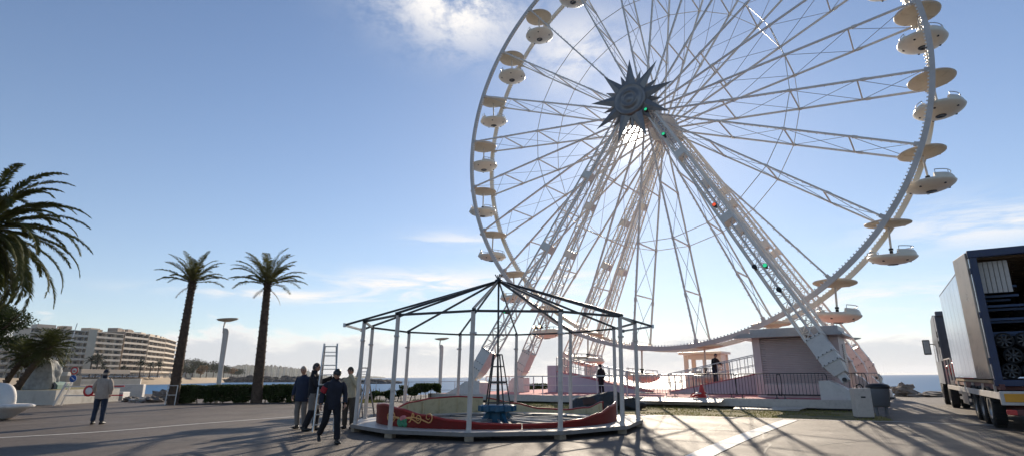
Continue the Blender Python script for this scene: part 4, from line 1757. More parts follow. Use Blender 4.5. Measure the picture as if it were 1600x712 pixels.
mb.lathe([(.001, -.1), (.13, -.08), (.13, .02), (.08, .05), (.001, .05)], 16, c=apex)
for k in range(4):
    a = k * PI / 2 + .3
    mb.bar(apex, apex + cp(.12, a, .2), .03, .03)
mb.build('mast', 'darksteel', car_)
mb = MB()
for k in range(5):
    a = k * PI * .4 + .2
    mb.bar(cp(.4, a, .62), cp(.15, a, 2.12), .034, .034)
for r, z in ((.15, 2.12), (.21, 1.76), (.29, 1.28), (.39, .68)):
    for k in range(5):
        a, b = k * PI * .4 + .2, (k + 1) * PI * .4 + .2
        mb.bar(cp(r, a, z), cp(r, b, z), .05 if z == 1.28 else .034, .06 if z == 1.28 else .034)
mb.build('tower', 'darksteel', car_)
mb = MB()
mb.lathe([(.001, .62), (.5, .62), (.55, .58), (.55, .46), (.5, .42), (.3, .4), (.28, .15), (.35, .1), (.35, .03)], 12, smooth=False)
for k in range(12):
    a = k * PI / 6
    mb.box(cp(.52, a, .52), (.14, .1, .16), 0, Matrix.Rotation(a, 3, 'Z'))
for k in range(4):
    a = k * PI / 2 + .5
    mb.bar(cp(.3, a, .38), cp(.62, a, .04), .1, .12)
mb.build('drive_unit', 'blueiron', car_)
for k in range(12):
    a = k * PI / 6 + .1
    MB().bar(cp(.4, a, .2), cp(2.92, a, .16), .05, .06).build('floor_arm', 'steel', car_)


def board(a0, a1, hs, r, name, both=False):
    """curved wall standing on the stage, its height interpolated through hs"""
    mb = MB()
    n = 60
    vs = []
    import bisect
    H = []
    for i in range(n + 1):
        t = i / n * (len(hs) - 1)
        j = min(int(t), len(hs) - 2)
        f = t - j
        f = f * f * (3 - 2 * f)
        H.append(hs[j] * (1 - f) + hs[j + 1] * f)
    ang = [R_(a0 + (a1 - a0) * i / n) for i in range(n + 1)]
    for ro_, ri_, zlo, zt, m0 in ((r, r - .045, lambda i: PT + .004, lambda i: PT + H[i], 0),):
        for i in range(n):
            o0, o1 = cp(ro_, ang[i], zlo(i)), cp(ro_, ang[i + 1], zlo(i + 1))
            p0, p1 = cp(ro_, ang[i], zt(i)), cp(ro_, ang[i + 1], zt(i + 1))
            i0, i1 = cp(ri_, ang[i], zlo(i)), cp(ri_, ang[i + 1], zlo(i + 1))
            q0, q1 = cp(ri_, ang[i], zt(i)), cp(ri_, ang[i + 1], zt(i + 1))
            mb.add([o0, o1, p1, p0], [(0, 1, 2, 3)], 0, True)
            mb.add([i0, q0, q1, i1], [(0, 1, 2, 3)], 1, True)
            mb.add([p0, p1, q1, q0], [(0, 1, 2, 3)], 0)
        for i in (0, n):
            mb.add([cp(ro_, ang[i], zlo(i)), cp(ri_, ang[i], zlo(i)), cp(ri_, ang[i], zt(i)), cp(ro_, ang[i], zt(i))], [(0, 1, 2, 3)], 0)
    o = mb.build(name, ['red', 'inncream'], car_)
    t = MB()
    t.tube([cp(r - .02, ang[i], PT + H[i] + .01) for i in range(n + 1)], .034, 8)
    t.build('top_trim', 'redtrim', o)
    for i in range(3, n, 9):
        MB().bar(cp(r - .07, ang[i], PT + .01), cp(r - .07, ang[i], PT + max(.06, H[i] - .05)), .06, .05).build('rib', 'inncream', o)
    return o


bA = board(186, 281, [.30, .5, .52, .43, .3, .2, .12, .09], 3.62, 'curved_board')
bA['label'] = 'front left red board with a painted gold scroll'
bB = board(281.5, 346, [.09, .1, .15, .26, .42, .5], 3.62, 'curved_board')
bC = board(176, 100, [.12, .26, .42, .52, .55, .5], 3.62, 'curved_board')
bD = board(98, 18, [.48, .3, .12, .1, .2, .42], 3.62, 'curved_board')

# gold scrolls and flowers on the front left board
def scroll(mb, s0, z0, s1, z1, turns, r0, flip, w=.018):
    """a vine running from s0 to s1 (metres along the board) that ends in a spiral"""
    pts = []
    for i in range(10):
        t = i / 9
        pts.append((s0 + (s1 - s0) * t, z0 + (z1 - z0) * t + flip * .07 * math.sin(PI * t)))
    cx, cz = s1, z1 + flip * r0
    for i in range(1, 26):
        t = i / 25
        a = -PI / 2 * flip + flip * turns * 2 * PI * t * (1 if s1 > s0 else -1)
        rr = r0 * (1 - .75 * t)
        pts.append((cx + rr * math.cos(a), cz + rr * math.sin(a)))
    P = [cp(3.63, R_(BA0) + s / 3.63, PT + z) for s, z in pts]
    mb.tube(P, [1.15 * w * (1 - .5 * i / len(P)) for i in range(len(P))], 5)


BA0 = 228
g = MB()
scroll(g, .02, .2, .62, .12, 1.3, .11, 1)
scroll(g, .1, .22, .95, .14, 1.2, .13, 1)
scroll(g, -.1, .2, -.62, .14, 1.3, .1, 1)
scroll(g, -.05, .2, -.38, .12, 1.2, .13, 1)
scroll(g, .3, .14, .42, .36, .8, .06, -1)
g.build('gold_scroll', 'gold', bA)
rs = random.Random(4)
f1, f2 = MB(), MB()
for i in range(34):
    a = R_(BA0) + rs.uniform(-.14, .2) / 3.63
    z = PT + rs.uniform(.04, .2)
    f1.ball(cp(3.625, a, z), (.045, .018, .055), 0, 4)
for i in range(9):
    f2.ball(cp(3.635, R_(BA0) + rs.uniform(.0, .16) / 3.63, PT + rs.uniform(.17, .26)), (.045, .03, .04), 0, 5)
f1.build('painted_leaves', 'flowergreen', bA)
f2.build('painted_flower', 'flowerpink', bA)

# ------------------------------------------------------------------ people
def skin_mesh(V, E, root):
    me = bpy.data.meshes.new('tmp')
    keys = list(V)
    idx = {k: i for i, k in enumerate(keys)}
    me.from_pydata([V[k][0] for k in keys], [(idx[a], idx[b]) for a, b in E], [])
    o = bpy.data.objects.new('tmp', me)
    col.objects.link(o)
    o.modifiers.new('s', 'SKIN')
    sv = me.skin_vertices[0].data
    for k in keys:
        r = V[k][1]
        sv[idx[k]].radius = r if hasattr(r, '__len__') else (r, r)
        sv[idx[k]].use_root = (k == root)
    sub = o.modifiers.new('u', 'SUBSURF')
    sub.levels = sub.render_levels = 1
    dg = bpy.context.evaluated_depsgraph_get()
    ev = o.evaluated_get(dg)
    m2 = ev.to_mesh()
    vs = [v.co.copy() for v in m2.vertices]
    fs = [tuple(p.vertices) for p in m2.polygons]
    ev.to_mesh_clear()
    bpy.data.objects.remove(o)
    bpy.data.meshes.remove(me)
    return vs, fs


def head_mesh(mb, c, rot, m_skin, m_eye, m_lip):
    bm = bmesh.new()
    bmesh.ops.create_uvsphere(bm, u_segments=28, v_segments=20, radius=1)
    vs = []
    for v in bm.verts:
        x, y, z = v.co
        w = .076 * (1 - .16 * max(0, -z)) * (1.0 - .1 * max(0, z))
        X, Y_, Zz = x * w, y * (.098 if y > 0 else .1), z * .118
        if z < -.25 and y > 0:
            X *= 1 - .25 * (-z - .25)
            Y_ *= 1 - .06 * (-z)
        if y > .6:
            nose = math.exp(-((x / .2) ** 2) - ((z + .08) / .26) ** 2)
            Y_ += .026 * nose
            br = math.exp(-((z - .2) / .12) ** 2 - (x / .55) ** 2)
            Y_ += .005 * br
            for s in (-1, 1):
                Y_ -= .012 * math.exp(-(((x - s * .4) / .17) ** 2) - ((z - .05) / .13) ** 2)
            Y_ += .006 * math.exp(-((x / .3) ** 2) - ((z + .47) / .09) ** 2)
            Y_ += .01 * math.exp(-((x / .35) ** 2) - ((z + .82) / .16) ** 2)
        vs.append(c + rot @ Vector((X, Y_, Zz)))
    bm.verts.index_update()
    mb.add(vs, [[v.index for v in f.verts] for f in bm.faces], m_skin, True)
    bm.free()
    for s in (-1, 1):
        mb.ball(c + rot @ Vector((s * .031, .084, .006)), .0125, m_eye, 6)
        mb.tube([c + rot @ Vector((s * (.076 + .004 * math.cos(a)), -.008 + .018 * math.cos(a), .0 + .032 * math.sin(a))) for a in [i * PI / 5 for i in range(-4, 5)]], .008, 6, m_skin)
    mb.tube([c + rot @ Vector((x, .094 - 6 * x * x, -.055)) for x in (-.024, -.012, 0, .012, .024)], [.003, .005, .006, .005, .003], 6, m_lip)


def hand(mb, wrist, d, palm_n, m, side, curl=.5):
    """palm with four bent fingers and a thumb leaving its side"""
    d = d.normalized()
    pn = (palm_n - d * palm_n.dot(d)).normalized()
    sd = d.cross(pn) * side
    V = {'w': (wrist, (.027, .022)), 'p': (wrist + d * .05, (.038, .018)), 'q': (wrist + d * .088, (.038, .017))}
    E = [('w', 'p'), ('p', 'q')]
    vs, fs = skin_mesh(V, E, 'w')
    mb.add(vs, fs, m, True)
    for i, (o, L_) in enumerate(((.028, .072), (.0095, .08), (-.0095, .075), (-.028, .06))):
        b = wrist + d * .08 + sd * o
        pts = [b]
        dd = d.copy()
        for s_ in (.45, .32, .25):
            ax = d.cross(pn)
            dd = (dd + pn * curl * .8).normalized()
            pts.append(pts[-1] + dd * L_ * s_)
        mb.tube(pts, [.0095, .009, .008, .006], 7, m)
    b = wrist + d * .03 + sd * .03
    t1 = b + (d * .5 + sd * .8 + pn * .2).normalized() * .035
    t2 = t1 + (d * .9 + sd * .25 + pn * .4).normalized() * .03
    t3 = t2 + (d * 1. + pn * .5).normalized() * .022
    mb.tube([b, t1, t2, t3], [.013, .011, .0095, .007], 7, m)


def wrinkled(mb, amp, seed):
    mb.v = [tuple(Vector(v) + Vector((mnoise.noise(Vector(v) * 9 + Vector((seed, 0, 0))), mnoise.noise(Vector(v) * 9 + Vector((0, seed, 0))), mnoise.noise(Vector(v) * 7 + Vector((0, 0, seed))))) * amp) for v in mb.v]


POSE = dict(pelvis=(0, 0, .95), waist=(0, 0, 1.08), chest=(0, 0, 1.28), neckb=(0, -.01, 1.47), headc=(0, .03, 1.615),
            sl=(-.175, -.01, 1.375), sr=(.175, -.01, 1.375), el=(-.25, -.03, 1.14), er=(.25, -.03, 1.14), wl=(-.26, .06, .9), wr=(.26, .06, .9),
            hl=(-.095, 0, .92), hr=(.095, 0, .92), kl=(-.105, .02, .5), kr=(.105, .02, .5), al=(-.11, -.02, .09), ar=(.11, -.02, .09),
            fl=(-.14, 1), fr=(.14, 1), yaw=0., nod=0., tilt=0., fpl=0., fpr=0.)


def person(px, py, rz, H, pose, top, legs_, shoes, label, head='hair', hatm=None, hat=None, lower=None, hem=.86, seed=1, loc=None, fat=1., armpatch=None, collar=None, zoff=0.):
    P = dict(POSE)
    P.update(pose)
    q = loc if loc is not None else gp(px, py)
    root = empty('person', (q.x, q.y, q.z + zoff), rz, label, 'person')
    s = H / 1.76
    root.scale = (s, s, s)
    v = {k: Vector(x) for k, x in P.items() if hasattr(x, '__len__') and len(x) == 3}
    hd = v['headc']
    hrot = Matrix.Rotation(P['yaw'], 3, 'Z') @ Matrix.Rotation(-P['nod'], 3, 'X') @ Matrix.Rotation(P['tilt'], 3, 'Y')
    # body: one skinned surface
    V = {'pelvis': (v['pelvis'], (.13, .1)), 'waist': (v['waist'], (.125, .095)), 'chest': (v['chest'], (.14, .1)), 'neckb': (v['neckb'], .058),
         'neck': (hd + hrot @ Vector((0, -.02, -.085)), .052), 'skull': (hd + hrot @ Vector((0, -.01, -.03)), .055)}
    for a, b in (('l', -1), ('r', 1)):
        V['s' + a] = (v['s' + a], .058)
        V['e' + a] = (v['e' + a], .041)
        V['w' + a] = (v['w' + a], .029)
        V['h' + a] = (v['h' + a], .085)
        V['k' + a] = (v['k' + a], .056)
        V['a' + a] = (v['a' + a], .04)
    E = [('pelvis', 'waist'), ('waist', 'chest'), ('chest', 'neckb'), ('neckb', 'neck'), ('neck', 'skull')]
    for a in 'lr':
        E += [('chest', 's' + a), ('s' + a, 'e' + a), ('e' + a, 'w' + a), ('pelvis', 'h' + a), ('h' + a, 'k' + a), ('k' + a, 'a' + a)]
    mb = MB()
    vs, fs = skin_mesh(V, E, 'pelvis')
    mb.add(vs, fs, 0, True)
    head_mesh(mb, hd, hrot, 0, 1, 2)
    for a, sd in (('l', -1), ('r', 1)):
        d = v['w' + a] - v['e' + a]
        d = Vector(P['hd' + a]) if 'hd' + a in P else d
        pn = Vector(P['pn' + a]) if 'pn' + a in P else Vector((-sd, 0, 0))
        hand(mb, v['w' + a] + d.normalized() * .0, d, pn, 0, sd if pn.x * sd <= 0 else -sd, P.get('curl' + a, .4))
    body = mb.build('body', ['skin', 'black', 'redcloth'], root)
    # jacket: lofted torso with sleeves
    mb = MB()
    up = v['neckb'] - v['pelvis']
    xs = (v['sr'] - v['sl'])
    xs.z *= .5
    xs.normalize()
    def ringpt(t):
        a = [v['pelvis'], v['waist'], v['chest'], v['neckb']]
        zz = [0, .13 / .52, .33 / .52, 1]
        for i in range(3):
            if t <= zz[i + 1]:
                f = (t - zz[i]) / (zz[i + 1] - zz[i])
                return a[i].lerp(a[i + 1], f)
        return a[3]
    hemz = (hem - .95) / .52
    sect = [(hemz, .185 * fat, .135 * fat), (hemz + .03, .192 * fat, .142 * fat), (.08, .186 * fat, .14 * fat), (.25, .178 * fat, .135 * fat), (.45, .19 * fat, .138 * fat), (.65, .2, .142), (.77, .205, .128), (.86, .18, .114), (.93, .125, .096), (.98, .085, .084), (1.04, .072, .078)]
    pts, rad = [], []
    for t, a, b in sect:
        if t < 0:
            pts.append(v['pelvis'] + up.normalized() * t * .52)
        elif t > 1:
            pts.append(v['neckb'] + (hd - v['neckb']).normalized() * (t - 1) * .6)
        else:
            pts.append(ringpt(t))
        rad.append((a, b))
    mb.tube(pts, rad, 28, 0, cap=False, ref=xs)
    o0 = len(mb.v)
    for a in 'lr':
        sh, el, wr = v['s' + a], v['e' + a], v['w' + a]
        inn = sh.lerp(v['neckb'], .3) + Vector((0, 0, -.06))
        pp = [inn, sh] + [sh.lerp(el, t) for t in (.2, .5, .8)] + [el] + [el.lerp(wr, t) for t in (.2, .5, .8, .96)]
        rr = [.06, .072, .075, .071, .067, .066, .063, .057, .051, .049]
        mb.tube(pp, rr, 14, 0, cap=False)
        if armpatch and a == armpatch[0]:
            armp = (sh.lerp(el, .55), (el - sh).normalized())
    wrinkled(mb, .018, seed)
    mb.build('jacket', top, root)
    if armpatch:
        c, d = armp
        MB().tube([c - d * .07, c + d * .07], [.081, .08], 14, 0, cap=False).build('arm_badge', armpatch[1], root)
    if collar:
        MB().tube([v['neckb'] + Vector((0, -.005, -.03)), v['neckb'] + Vector((0, .0, .075))], [(.085, .085), (.078, .078)], 18, 0, cap=False).build('collar', collar, root)
    # trousers
    mb = MB()
    mb.tube([v['pelvis'] + Vector((0, 0, .1)), v['pelvis'] + Vector((0, 0, .02)), v['pelvis'] + Vector((0, 0, -.08)), (v['hl'] + v['hr']) / 2 + Vector((0, 0, -.14))], [(.165, .115), (.172, .125), (.168, .125), (.09, .09)], 20, 0, ref=xs)
    for a in 'lr':
        h, k, an = v['h' + a], v['k' + a], v['a' + a]
        pp = [h + Vector((0, 0, .03))] + [h.lerp(k, t) for t in (.25, .5, .75)] + [k] + [k.lerp(an, t) for t in (.25, .5, .75, .95)]
        rr = [.098, .1, .094, .084, .079, .076, .074, .071, .07]
        mb.tube(pp, rr, 14, 0, cap=False)
        if lower:
            pp2 = [k + (h - k) * .06] + [k.lerp(an, t) for t in (.0, .3, .6, .96)]
            mb.tube(pp2, [.083, .085, .084, .08, .078], 14, 1, cap=False)
    wrinkled(mb, .017, seed + 3)
    mb.build('trousers', [legs_, lower or legs_], root)
    for a in 'lr':
        an = v['a' + a]
        fx, fy = P['f' + a]
        d = Vector((fx, fy, 0)).normalized()
        fp_ = P['fp' + a]
        dz = (d * math.cos(fp_) + Vector((0, 0, -math.sin(fp_)))).normalized()
        upn = Vector((-d.y, d.x, 0)).cross(dz) * -1
        upn = upn if upn.z > 0 else -upn
        mb = MB()
        base = an - upn * .05
        mb.tube([base - dz * .075, base - dz * .06, base - dz * .01, base + dz * .07, base + dz * .14, base + dz * .175, base + dz * .19],
                [(.02, .02), (.038, .046), (.043, .056), (.048, .04), (.048, .03), (.036, .022), (.01, .01)], 14, 0, ref=Vector((-d.y, d.x, 0)))
        mb.tube([an + Vector((0, 0, .04)), base + upn * .02], [.046, .045], 12, 0)
        mb.build('shoe', shoes, root)
    # hair and hats
    def cap_shell(z0, grow, zfront, name, matn, thick=.012, back=None):
        mb = MB()
        n, k = 24, 9
        vs, fs = [], []
        for i in range(k + 1):
            for j in range(n):
                a = 2 * PI * j / n
                front = max(0, math.sin(a))
                lowz = z0 + (zfront - z0) * front ** .6
                e = math.asin(max(-1, min(1, lowz))) + (PI / 2 - math.asin(max(-1, min(1, lowz)))) * i / k
                x, y, z = math.cos(e) * math.cos(a), math.cos(e) * math.sin(a), math.sin(e)
                vs.append(hd + hrot @ Vector((x * (.076 + grow), y * (.099 + grow), z * (.118 + grow))))
        for i in range(k):
            for j in range(n):
                fs.append((i * n + j, i * n + (j + 1) % n, (i + 1) * n + (j + 1) % n, (i + 1) * n + j))
        mb.add(vs, fs, 0, True)
        return mb.build(name, matn, root)
    if head:
        cap_shell(-.45, .007, .5, 'hair', head)
    if hat == 'beanie':
        cap_shell(-.1, .013, .3, 'beanie', hatm)
        mb = MB()
        mb.tube([hd + hrot @ Vector((.083 * math.cos(a), .106 * math.sin(a), .012 + .022 * max(0, math.sin(a)))) for a in [2 * PI * i / 20 for i in range(21)]], .01, 8, 0)
        mb.build('beanie_cuff', hatm, root)
    if hat == 'cap':
        cap_shell(.05, .014, .35, 'cap', hatm)
        mb = MB()
        pts = [(x, .085 + (.075 * (1 - (x / .075) ** 2) ** .5 if abs(x) < .075 else 0), .045) for x in [-.075 + .15 * i / 12 for i in range(13)]]
        top_ = [hd + hrot @ Vector(p) for p in pts]
        mb.add(top_ + [p - hrot @ Vector((0, 0, .008)) for p in top_], [tuple(range(13)), tuple(range(25, 12, -1))] + [(i, (i + 1) % 13, 13 + (i + 1) % 13, 13 + i) for i in range(13)])
        mb.build('cap_peak', hatm, root)
    return root


# man on the left, back to us, holding something dark in his left hand
person(152, 662, R_(8), 1.8, dict(el=(-.29, .02, 1.16), wl=(-.3, .16, .98), er=(.27, -.04, 1.15), wr=(.22, .04, .93), al=(-.16, .0, .09), kl=(-.13, .02, .5), ar=(.12, -.03, .09), yaw=.15),
       'beige', 'jeans', 'shoe', 'man seen from behind in beige jacket, jeans and dark cap, alone on the left', 'hairgrey', 'navy', 'cap', hem=.8, seed=2, fat=1.1, collar='navy')
# four men at the ladder
person(468, 669, R_(168), 1.83, dict(headc=(.0, .045, 1.61), nod=.15, yaw=.1, wl=(-.27, .03, .9), wr=(.27, .04, .9)),
       'blue', 'greytrouser', 'shoe', 'bald older man in a blue jacket and loose grey trousers, leftmost by the ladder', 'hairgrey', None, None, hem=.74, seed=5, fat=1.12)
person(485, 672, R_(-80), 1.9, dict(el=(-.26, .18, 1.24), wl=(-.2, .44, 1.36), er=(.23, .14, 1.12), wr=(.2, .34, 1.08), yaw=-.1, kl=(-.1, .1, .5), al=(-.1, .08, .09), ar=(.1, -.14, .09), kr=(.1, .0, .5), hdl=(.2, 1, .25), pnl=(1, 0, -.3)),
       'blackcloth', 'greytrouser', 'shoe', 'man in a black hooded jacket and grey knee breeches, reaching out to the ladder', 'hair', None, None, lower='blackcloth', hem=.84, seed=7, collar='blackcloth')
person(515, 692, R_(212), 1.73, dict(pelvis=(0, .02, .92), waist=(0, .05, 1.05), chest=(0, .1, 1.25), neckb=(0, .14, 1.43), headc=(0, .23, 1.56), nod=.5, yaw=.25, sl=(-.175, .12, 1.34), sr=(.175, .12, 1.34),
       el=(-.27, .08, 1.1), wl=(-.24, .2, .88), er=(.26, .02, 1.12), wr=(.3, .12, .88), hl=(-.095, .02, .89), hr=(.095, .02, .89), kl=(-.1, .16, .5), al=(-.1, .22, .09), kr=(.13, -.02, .5), ar=(.17, -.33, .2), fpr=.75, fpl=0.),
       'navy', 'blackcloth', 'shoe', 'walking man in dark clothes and black woolly hat with a red badge on his sleeve', 'hair', 'black', 'beanie', hem=.8, seed=9, armpatch=('r', 'redcloth'), collar='blackcloth')
person(543, 669, R_(172), 1.79, dict(el=(-.27, .12, 1.18), wl=(-.06, .2, 1.53), hdl=(.45, -.1, .75), pnl=(.3, -1, 0), headc=(-.0, .04, 1.61), er=(.26, -.02, 1.14), wr=(.25, .06, .9), yaw=-.2, nod=.15),
       'creamknit', 'olive', 'shoe', 'man in a cream patterned jumper and olive trousers holding one hand to his mouth', 'hair', 'olive', 'beanie', hem=.86, seed=11)
# workers on the wheel base
person(0, 0, R_(30), 1.78, dict(yaw=.1), 'blackcloth', 'blackcloth', 'shoe', 'dark clothed man standing on the pink floor behind the right posts of the carousel', 'hair', 'black', 'beanie', hem=.78, seed=13, loc=W(-3.1, 4.0, PZ))
person(0, 0, R_(205), 1.74, dict(el=(-.3, .12, 1.16), wl=(-.2, .34, 1.1), er=(.3, .12, 1.16), wr=(.2, .34, 1.1), chest=(0, .06, 1.28), neckb=(0, .09, 1.46), headc=(0, .14, 1.61), nod=.25, sl=(-.175, .06, 1.37), sr=(.175, .06, 1.37)),
       'blackcloth', 'jeans', 'shoe', 'man in black leaning on the railing of the right boarding ramp, before the pink cabin', 'hair', None, None, hem=.8, seed=15, loc=W(3.2, 1.85, .98))

# ------------------------------------------------------------------ ladders
def ladder(loc, rz, h, w_top, w_bot, spread, label, rungs=9, matn='alu', rear=True, topbar=None, cat='ladder'):
    r = empty('step_ladder', loc, rz, label, cat)
    mb = MB()
    y0 = -spread / 2
    for s in (-1, 1):
        mb.bar((s * w_bot / 2, y0, 0), (s * w_top / 2, 0, h), .035, .065)
    mb.build('front_frame', matn, r)
    for i in range(rungs):
        t = (i + .7) / rungs
        w = w_bot + (w_top - w_bot) * t
        MB().bar((-w / 2, y0 * (1 - t), h * t), (w / 2, y0 * (1 - t), h * t), .045, .03).build('rung', matn, r)
    if rear:
        mb = MB()
        for s in (-1, 1):
            mb.bar((s * w_bot / 2 * .95, -y0, 0), (s * w_top / 2 * .9, .03, h * .97), .03, .05)
        for t in (.2, .45, .7, .9):
            w = (w_bot + (w_top - w_bot) * t) * .93
            mb.bar((-w / 2, -y0 * (1 - t), h * t), (w / 2, -y0 * (1 - t), h * t), .03, .025)
        mb.build('rear_frame', matn, r)
    if topbar:
        mb = MB()
        mb.tube(spline([(-w_top / 2, 0, h * .78), (-w_top / 2, 0, h), (-w_top / 2 + .04, 0, h + .05), (w_top / 2 - .04, 0, h + .05), (w_top / 2, 0, h), (w_top / 2, 0, h * .78)], 3), .02, 8)
        mb.build('hand_rail', topbar, r)
    return r


q = gp(507, 672)
ladder((q.x, q.y, 0), R_(12), 2.42, .36, .55, .7, 'tall aluminium double ladder standing among the men', 9)
q = gp(563, 652)
ladder((q.x, q.y, 0), R_(-25), 1.75, .42, .6, .95, 'lower stepladder with a black hand rail behind the man in the cream jumper', 6, topbar='black')

# ------------------------------------------------------------------ lorry with an open box body
W1 = Vector((13.87, 17.31, 0))
TU = Vector((.53533, .84464, 0))
TRZ = -math.atan2(TU.x, TU.y)
lorry = empty('semi_trailer_truck', W1, TRZ, 'long lorry with an open silver box body full of fairground parts, seen from behind', 'lorry')
# local: x to the right, y forward, wheels of the left side have their outer face at x = 0
BL, BR, B0, B1, ZB, ZT = .04, 2.56, -2.35, 7.6, 1.28, 4.64
mb = MB()
mb.box((BL + .02, (B0 + B1) / 2 + .1, (ZB + ZT) / 2), (.04, B1 - B0 - .2, ZT - ZB - .1), 0)
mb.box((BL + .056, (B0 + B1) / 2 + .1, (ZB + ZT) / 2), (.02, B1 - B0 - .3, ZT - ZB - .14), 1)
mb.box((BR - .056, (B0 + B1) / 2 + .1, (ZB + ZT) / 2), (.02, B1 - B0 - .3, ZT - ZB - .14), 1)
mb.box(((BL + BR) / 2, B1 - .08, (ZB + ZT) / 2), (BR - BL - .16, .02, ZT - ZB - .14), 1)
mb.box((BR - .02, (B0 + B1) / 2 + .1, (ZB + ZT) / 2), (.04, B1 - B0 - .2, ZT - ZB - .1), 0)
mb.box(((BL + BR) / 2, B1 - .03, (ZB + ZT) / 2), (BR - BL - .09, .05, ZT - ZB - .1), 0)
for i in range(26):
    y = B0 + .5 + i * 1.1
    if y < B1 - .1:
        mb.box((BL - .001, y, (ZB + ZT) / 2), (.002, .006, ZT - ZB - .3), 0)
mb.build('box_side', ['trailerside', 'shadelining'], lorry)
mb = MB()
mb.box(((BL + BR) / 2, (B0 + B1) / 2, ZT - .02), (BR - BL, B1 - B0, .05), 1)
for i in range(22):
    mb.box(((BL + BR) / 2, B0 + .3 + i * .44, ZT - .09), (BR - BL - .1, .09, .08), 0)
mb.build('roof', ['wood', 'frameblue'], lorry)
mb = MB()
mb.box(((BL + BR) / 2, (B0 + B1) / 2, ZB - .04), (BR - BL, B1 - B0, .08), 0)
mb.build('box_floor', 'wood', lorry)
mb = MB()
mb.bbox((BL + .06, B0, (ZB + ZT) / 2), (.16, .16, ZT - ZB + .1), .015)
mb.bbox((BR - .06, B0, (ZB + ZT) / 2), (.16, .16, ZT - ZB + .1), .015)
mb.bbox(((BL + BR) / 2, B0 - .01, ZT), (BR - BL + .1, .19, .2), .015)
mb.bbox(((BL + BR) / 2, B0 - .01, ZB - .06), (BR - BL + .1, .18, .16), .015)
for z in (ZB + .5, ZB + 1.7, ZB + 2.9):
    mb.box((BL - .035, B0 - .02, z), (.05, .1, .16))
mb.build('door_frame', 'frameblue', lorry)
# left leaf swung out along the side
DA = R_(DOOR_DEG)
dx, dy = -math.sin(DA), math.cos(DA)
mb = MB()
dl = 1.28
rotd = Matrix.Rotation(DA, 3, 'Z')
c = Vector((BL - .06, B0, 0)) + Vector((dx, dy, 0)) * (dl / 2 + .04)
mb.bbox((c.x, c.y, (ZB + ZT) / 2 + .05), (.055, dl, ZT - ZB + .02), .01, 0, rotd)
dr = mb.build('rear_door', 'door', lorry)
mb = MB()
for t in (.55, 1.1):
    q = Vector((BL - .06, B0, 0)) + Vector((dx, dy, 0)) * t + rotd @ Vector((.045, 0, 0))
    mb.tube([(q.x, q.y, ZB + .1), (q.x, q.y, ZT - .1)], .018, 8)
mb.build('lock_bar', 'steel', dr)
# chassis
mb = MB()
mb.box((.12, 3.6, 1.12), (.1, 12.4, .14), 0)
mb.box((2.5, 3.6, 1.12), (.1, 12.4, .14), 0)
for i in range(14):
    mb.box((1.3, -2.2 + i * .9, 1.1), (2.4, .12, .12), 0)
for x in (.85, 1.75):
    mb.box((x, 3.6, .92), (.14, 12.6, .3), 0)
for x in (.85, 1.75):
    mb.box((x, 12.2, .88), (.16, 5.6, .26), 0)
mb.build('chassis', 'chassis', lorry)
mb = MB()
mb.bbox((-.005, 3.9, .91), (.06, 13.7, .17), .01)
mb.bbox((2.62, 3.9, .91), (.06, 13.7, .17), .01)
for i in range(6):
    mb.box((.03, -2.0 + i * 2.2, 1.08), (.05, .1, .2), 0)
mb.build('side_rail', 'cwhite', lorry)
mb = MB()
mb.bbox((1.3, -2.98, .86), (2.66, .1, .34), .02, 0)
mb.bbox((1.3, -2.93, .52), (2.3, .1, .14), .02, 1)
mb.box((1.3, -2.75, .7), (.3, .4, .3), 1)
bp = mb.build('bumper', ['cwhite', 'chassis'], lorry)
for x in (.55, 2.05):
    MB().bbox((x, -3.045, .87), (1.0, .02, .2), .008).build('reflector', 'yellow', bp)
for x in (.14, 2.46):
    MB().bbox((x, -2.96, .52), (.2, .12, .12), .02).build('tail_lamp', 'redplastic', bp)
# wheels
def lorry_wheel():
    t = MB()
    t.lathe([(.28, -.15), (.44, -.15), (.49, -.11), (.505, -.05), (.505, .05), (.49, .11), (.44, .15), (.28, .15)], 36, 0)
    for i in range(36):
        a = 2 * PI * i / 36
        t.box((.505 * math.cos(a), .505 * math.sin(a), 0), (.02, .035, .24), 0, Matrix.Rotation(a, 3, 'Z'))
    o = t.build('wheel', 'rubber', lorry)
    r = MB()
    r.lathe([(.29, -.14), (.29, .14), (.27, .145), (.25, .06), (.17, .03), (.12, .1), (.001, .11)], 30, 0)
    for i in range(10):
        a = 2 * PI * i / 10
        r.tube([(.18 * math.cos(a), .18 * math.sin(a), .02), (.18 * math.cos(a), .18 * math.sin(a), .065)], .014, 6, 0)
    r.build('rim', 'alu', o)
    return o


w0 = lorry_wheel()
first = True
for y in (-.6, .95, 2.45, 10.9, 14.4):
    for x, s in ((.15, -1), (2.45, 1)) + (((.5, -1), (2.1, 1)) if 10 < y < 12 else ()):
        o = w0 if first else copy_tree(w0, lorry)
        first = False
        o.location = (x, y, .505)
        o.rotation_euler = (0, -PI / 2 if s < 0 else PI / 2, 0)
for y in (-.6, .95, 2.45):
    for x in (.15, 2.45):
        m_ = MB()
        m_.lathe([(.58, -.17), (.6, -.17), (.6, .17), (.58, .17)], 18, 0, a0=R_(20), a1=R_(160))
        o = m_.build('mudguard', 'rubber', lorry)
        o.location = (x, y, .505)
        o.rotation_euler = (PI / 2, 0, PI / 2)
for y in (-.6, .95, 2.45, 10.9, 14.4):
    MB().tube([(.25, y, .505), (2.35, y, .505)], .07, 10).build('axle', 'chassis', lorry)
mb = MB()
mb.bbox((.25, 5.6, .62), (.4, 1.9, .5), .04)
mb.build('tool_box', 'cabgrey', lorry)
mb = MB()
mb.bar((.08, 4.0, .55), (.08, 7.6, .55), .04, .1)
mb.bar((.08, 4.0, .75), (.08, 7.6, .75), .04, .1)
mb.build('side_guard', 'alu', lorry)
